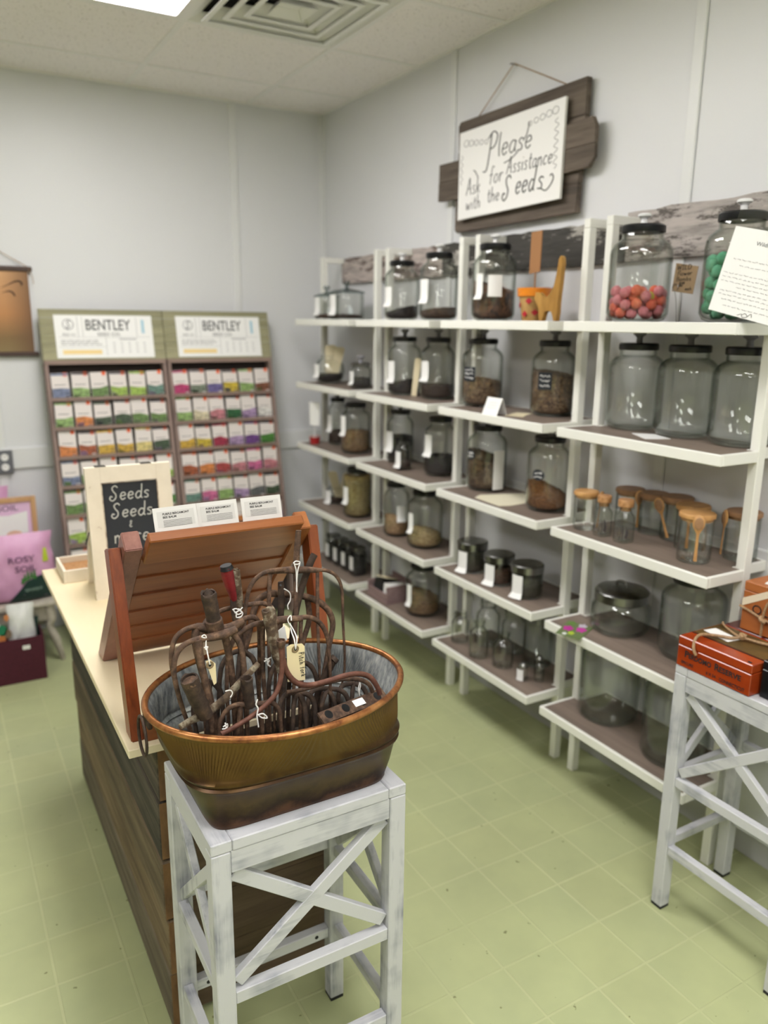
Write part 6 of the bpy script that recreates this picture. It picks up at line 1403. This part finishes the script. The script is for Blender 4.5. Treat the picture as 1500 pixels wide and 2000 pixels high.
for lb, y, tn in deep: tool('fork_head', lb, [(p_, y, y-.02, .0052) for p_ in tn], None, (), M_rust2, GF)

# paper tags and strings
def ptag(label, quad, y, string, eye, txt=None, txtpos=None, mat=None):
    q4 = [P(u, v, y) for u, v in quad]; base = q4[0]
    t = thing('paper_tag', label, 'tag', base)
    if len(quad) > 2:
        b = B(); prism(b, q4, (0, .0008, 0)); c = sub('card', b, mat or plain('manila tag', (232, 216, 172), .7), t, smooth=0)
        e = P(eye[0], eye[1], y-.0008)
        b = B(); tube(b, [e+Vector((.0052*math.cos(a), 0, .0052*math.sin(a))) for a in [i*pi/8 for i in range(17)]], .0018, 6, 1, ((0, 1, 0), .4)); sub('eyelet', b, plain('tag eyelet', (128, 108, 78), .6), c)
        b = B(); tube(b, [e+Vector((0, .0002, 0)), e+Vector((0, -.0006, 0))], .0026, 10, 1); sub('eyelet_hole', b, M_black, c)
        if txt:
            o = P(txtpos[0], txtpos[1], y-.0006); b = B(); hand(b, txt, basis(o, (.10, 0, -1), (1, 0, .10)), 0, 0, .0105, .0005, slant=.1, wide=.8, gap=.12); sub('handwriting', b, M_ink, c, smooth=0)
    for s in string:
        b = B(); tube(b, [P(u, v, yy) for u, v, yy in s], .0011, 6, 4); sub('string', b, M_string, t)
    return t
yt = -3.000
ptag('manila tag lettered Pitch fork hanging in the middle of the tub', [(560, 1264), (568, 1259), (590, 1257), (595, 1262), (596, 1328), (562, 1332)], yt,
     [[(577, 1268, yt-.001), (575, 1250, yt), (570, 1236, yt+.03), (567, 1222, yt+.05)], [(577, 1268, yt-.001), (580, 1248, yt), (574, 1232, yt+.03), (566, 1218, yt+.05)], [(566, 1222, yt+.05), (562, 1210, yt+.055), (568, 1202, yt+.055), (569, 1212, yt+.05)]], (577, 1268), 'Qitch fork', (583, 1275))
y2 = -2.985
ptag('manila tag hanging sideways among the left fork tines', [(402, 1292), (410, 1288), (421, 1296), (423, 1334), (418, 1338)], y2,
     [[(410, 1298, y2-.001), (406, 1280, y2), (403, 1262, y2+.01), (401, 1246, y2+.01)], [(401, 1246, y2+.01), (394, 1244, y2+.01), (399, 1240, y2+.01), (403, 1246, y2+.01), (401, 1268, y2+.008), (406, 1263, y2+.008), (398, 1265, y2+.008)]], (410, 1299))
def string(label, lines, r=.0012):
    pts = [[P(*p) for p in l] for l in lines]; t = thing('string_tie', label, 'string', pts[0][0])
    for l in pts: b = B(); tube(b, l, r, 6, 4); sub('string', b, M_string, t)
yy = A1-.012
string('white twisted string hanging from the tallest fork head', [[(574, 1100, yy), (578, 1112, yy), (579, 1130, yy), (580, 1160, yy), (580, 1186, yy)], [(586, 1100, yy), (582, 1112, yy), (580, 1130, yy), (579, 1160, yy), (581, 1186, yy)], [(573, 1100, yy), (578, 1096, yy), (586, 1098, yy), (582, 1102, yy), (575, 1102, yy)], [(580, 1184, yy), (581, 1195, yy), (580, 1202, yy)]])
string('knotted white string below the red handle stub', [[(454, 1191, -2.90), (462, 1189, -2.90), (472, 1196, -2.90), (464, 1200, -2.90), (456, 1192, -2.90)], [(466, 1189, -2.90), (474, 1198, -2.90), (468, 1208, -2.90), (462, 1214, -2.90)], [(458, 1197, -2.90), (468, 1192, -2.90), (474, 1186, -2.90)], [(462, 1196, -2.9), (462, 1206, -2.90), (472, 1204, -2.90)]])
string('short white string tied to a tine left of the manila tag', [[(518, 1286, -2.955), (526, 1290, -2.955), (522, 1296, -2.955), (528, 1302, -2.955)], [(516, 1292, -2.955), (526, 1286, -2.955), (530, 1284, -2.955)], [(522, 1290, -2.955), (524, 1300, -2.955)]], .0013)
string('white string beside the flat pierced tang', [[(555, 1150, -2.835), (566, 1158, -2.835), (567, 1172, -2.835), (562, 1182, -2.835), (563, 1190, -2.835)]], .0012)
string('white string knotted at the socket of the small ragged fork head', [[(440, 1350, -3.02), (450, 1348, -3.02), (454, 1354, -3.02), (450, 1362, -3.02)]], .0010)
string('white string tie hanging in front of the S-shaped rod', [[(503, 1366, -3.035), (500, 1376, -3.035), (504, 1384, -3.035), (502, 1398, -3.035), (505, 1420, -3.035)], [(504, 1396, -3.035), (514, 1394, -3.035), (522, 1402, -3.035), (512, 1402, -3.035), (504, 1396, -3.035)]], .0012)
string('white string curl on the low tines at the left front', [[(436, 1420, -3.03), (444, 1414, -3.03), (443, 1422, -3.03), (434, 1424, -3.03)], [(440, 1412, -3.03), (442, 1426, -3.03)]], .0011)
string('white string hanging beside the pierced iron bar', [[(701, 1330, -2.97), (704, 1338, -2.97), (702, 1350, -2.97), (703, 1364, -2.97)], [(703, 1332, -2.97), (700, 1346, -2.97), (703, 1362, -2.97)]], .0011)
b = B(); q4 = [P(543, 1232, -2.90), P(556, 1222, -2.90), P(561, 1250, -2.90), P(547, 1258, -2.90)]; prism(b, q4, (0, .0008, 0)); solo('paper_tag', b, M_paper, 'white paper tag half hidden behind the middle fork socket', 'tag', smooth=0)
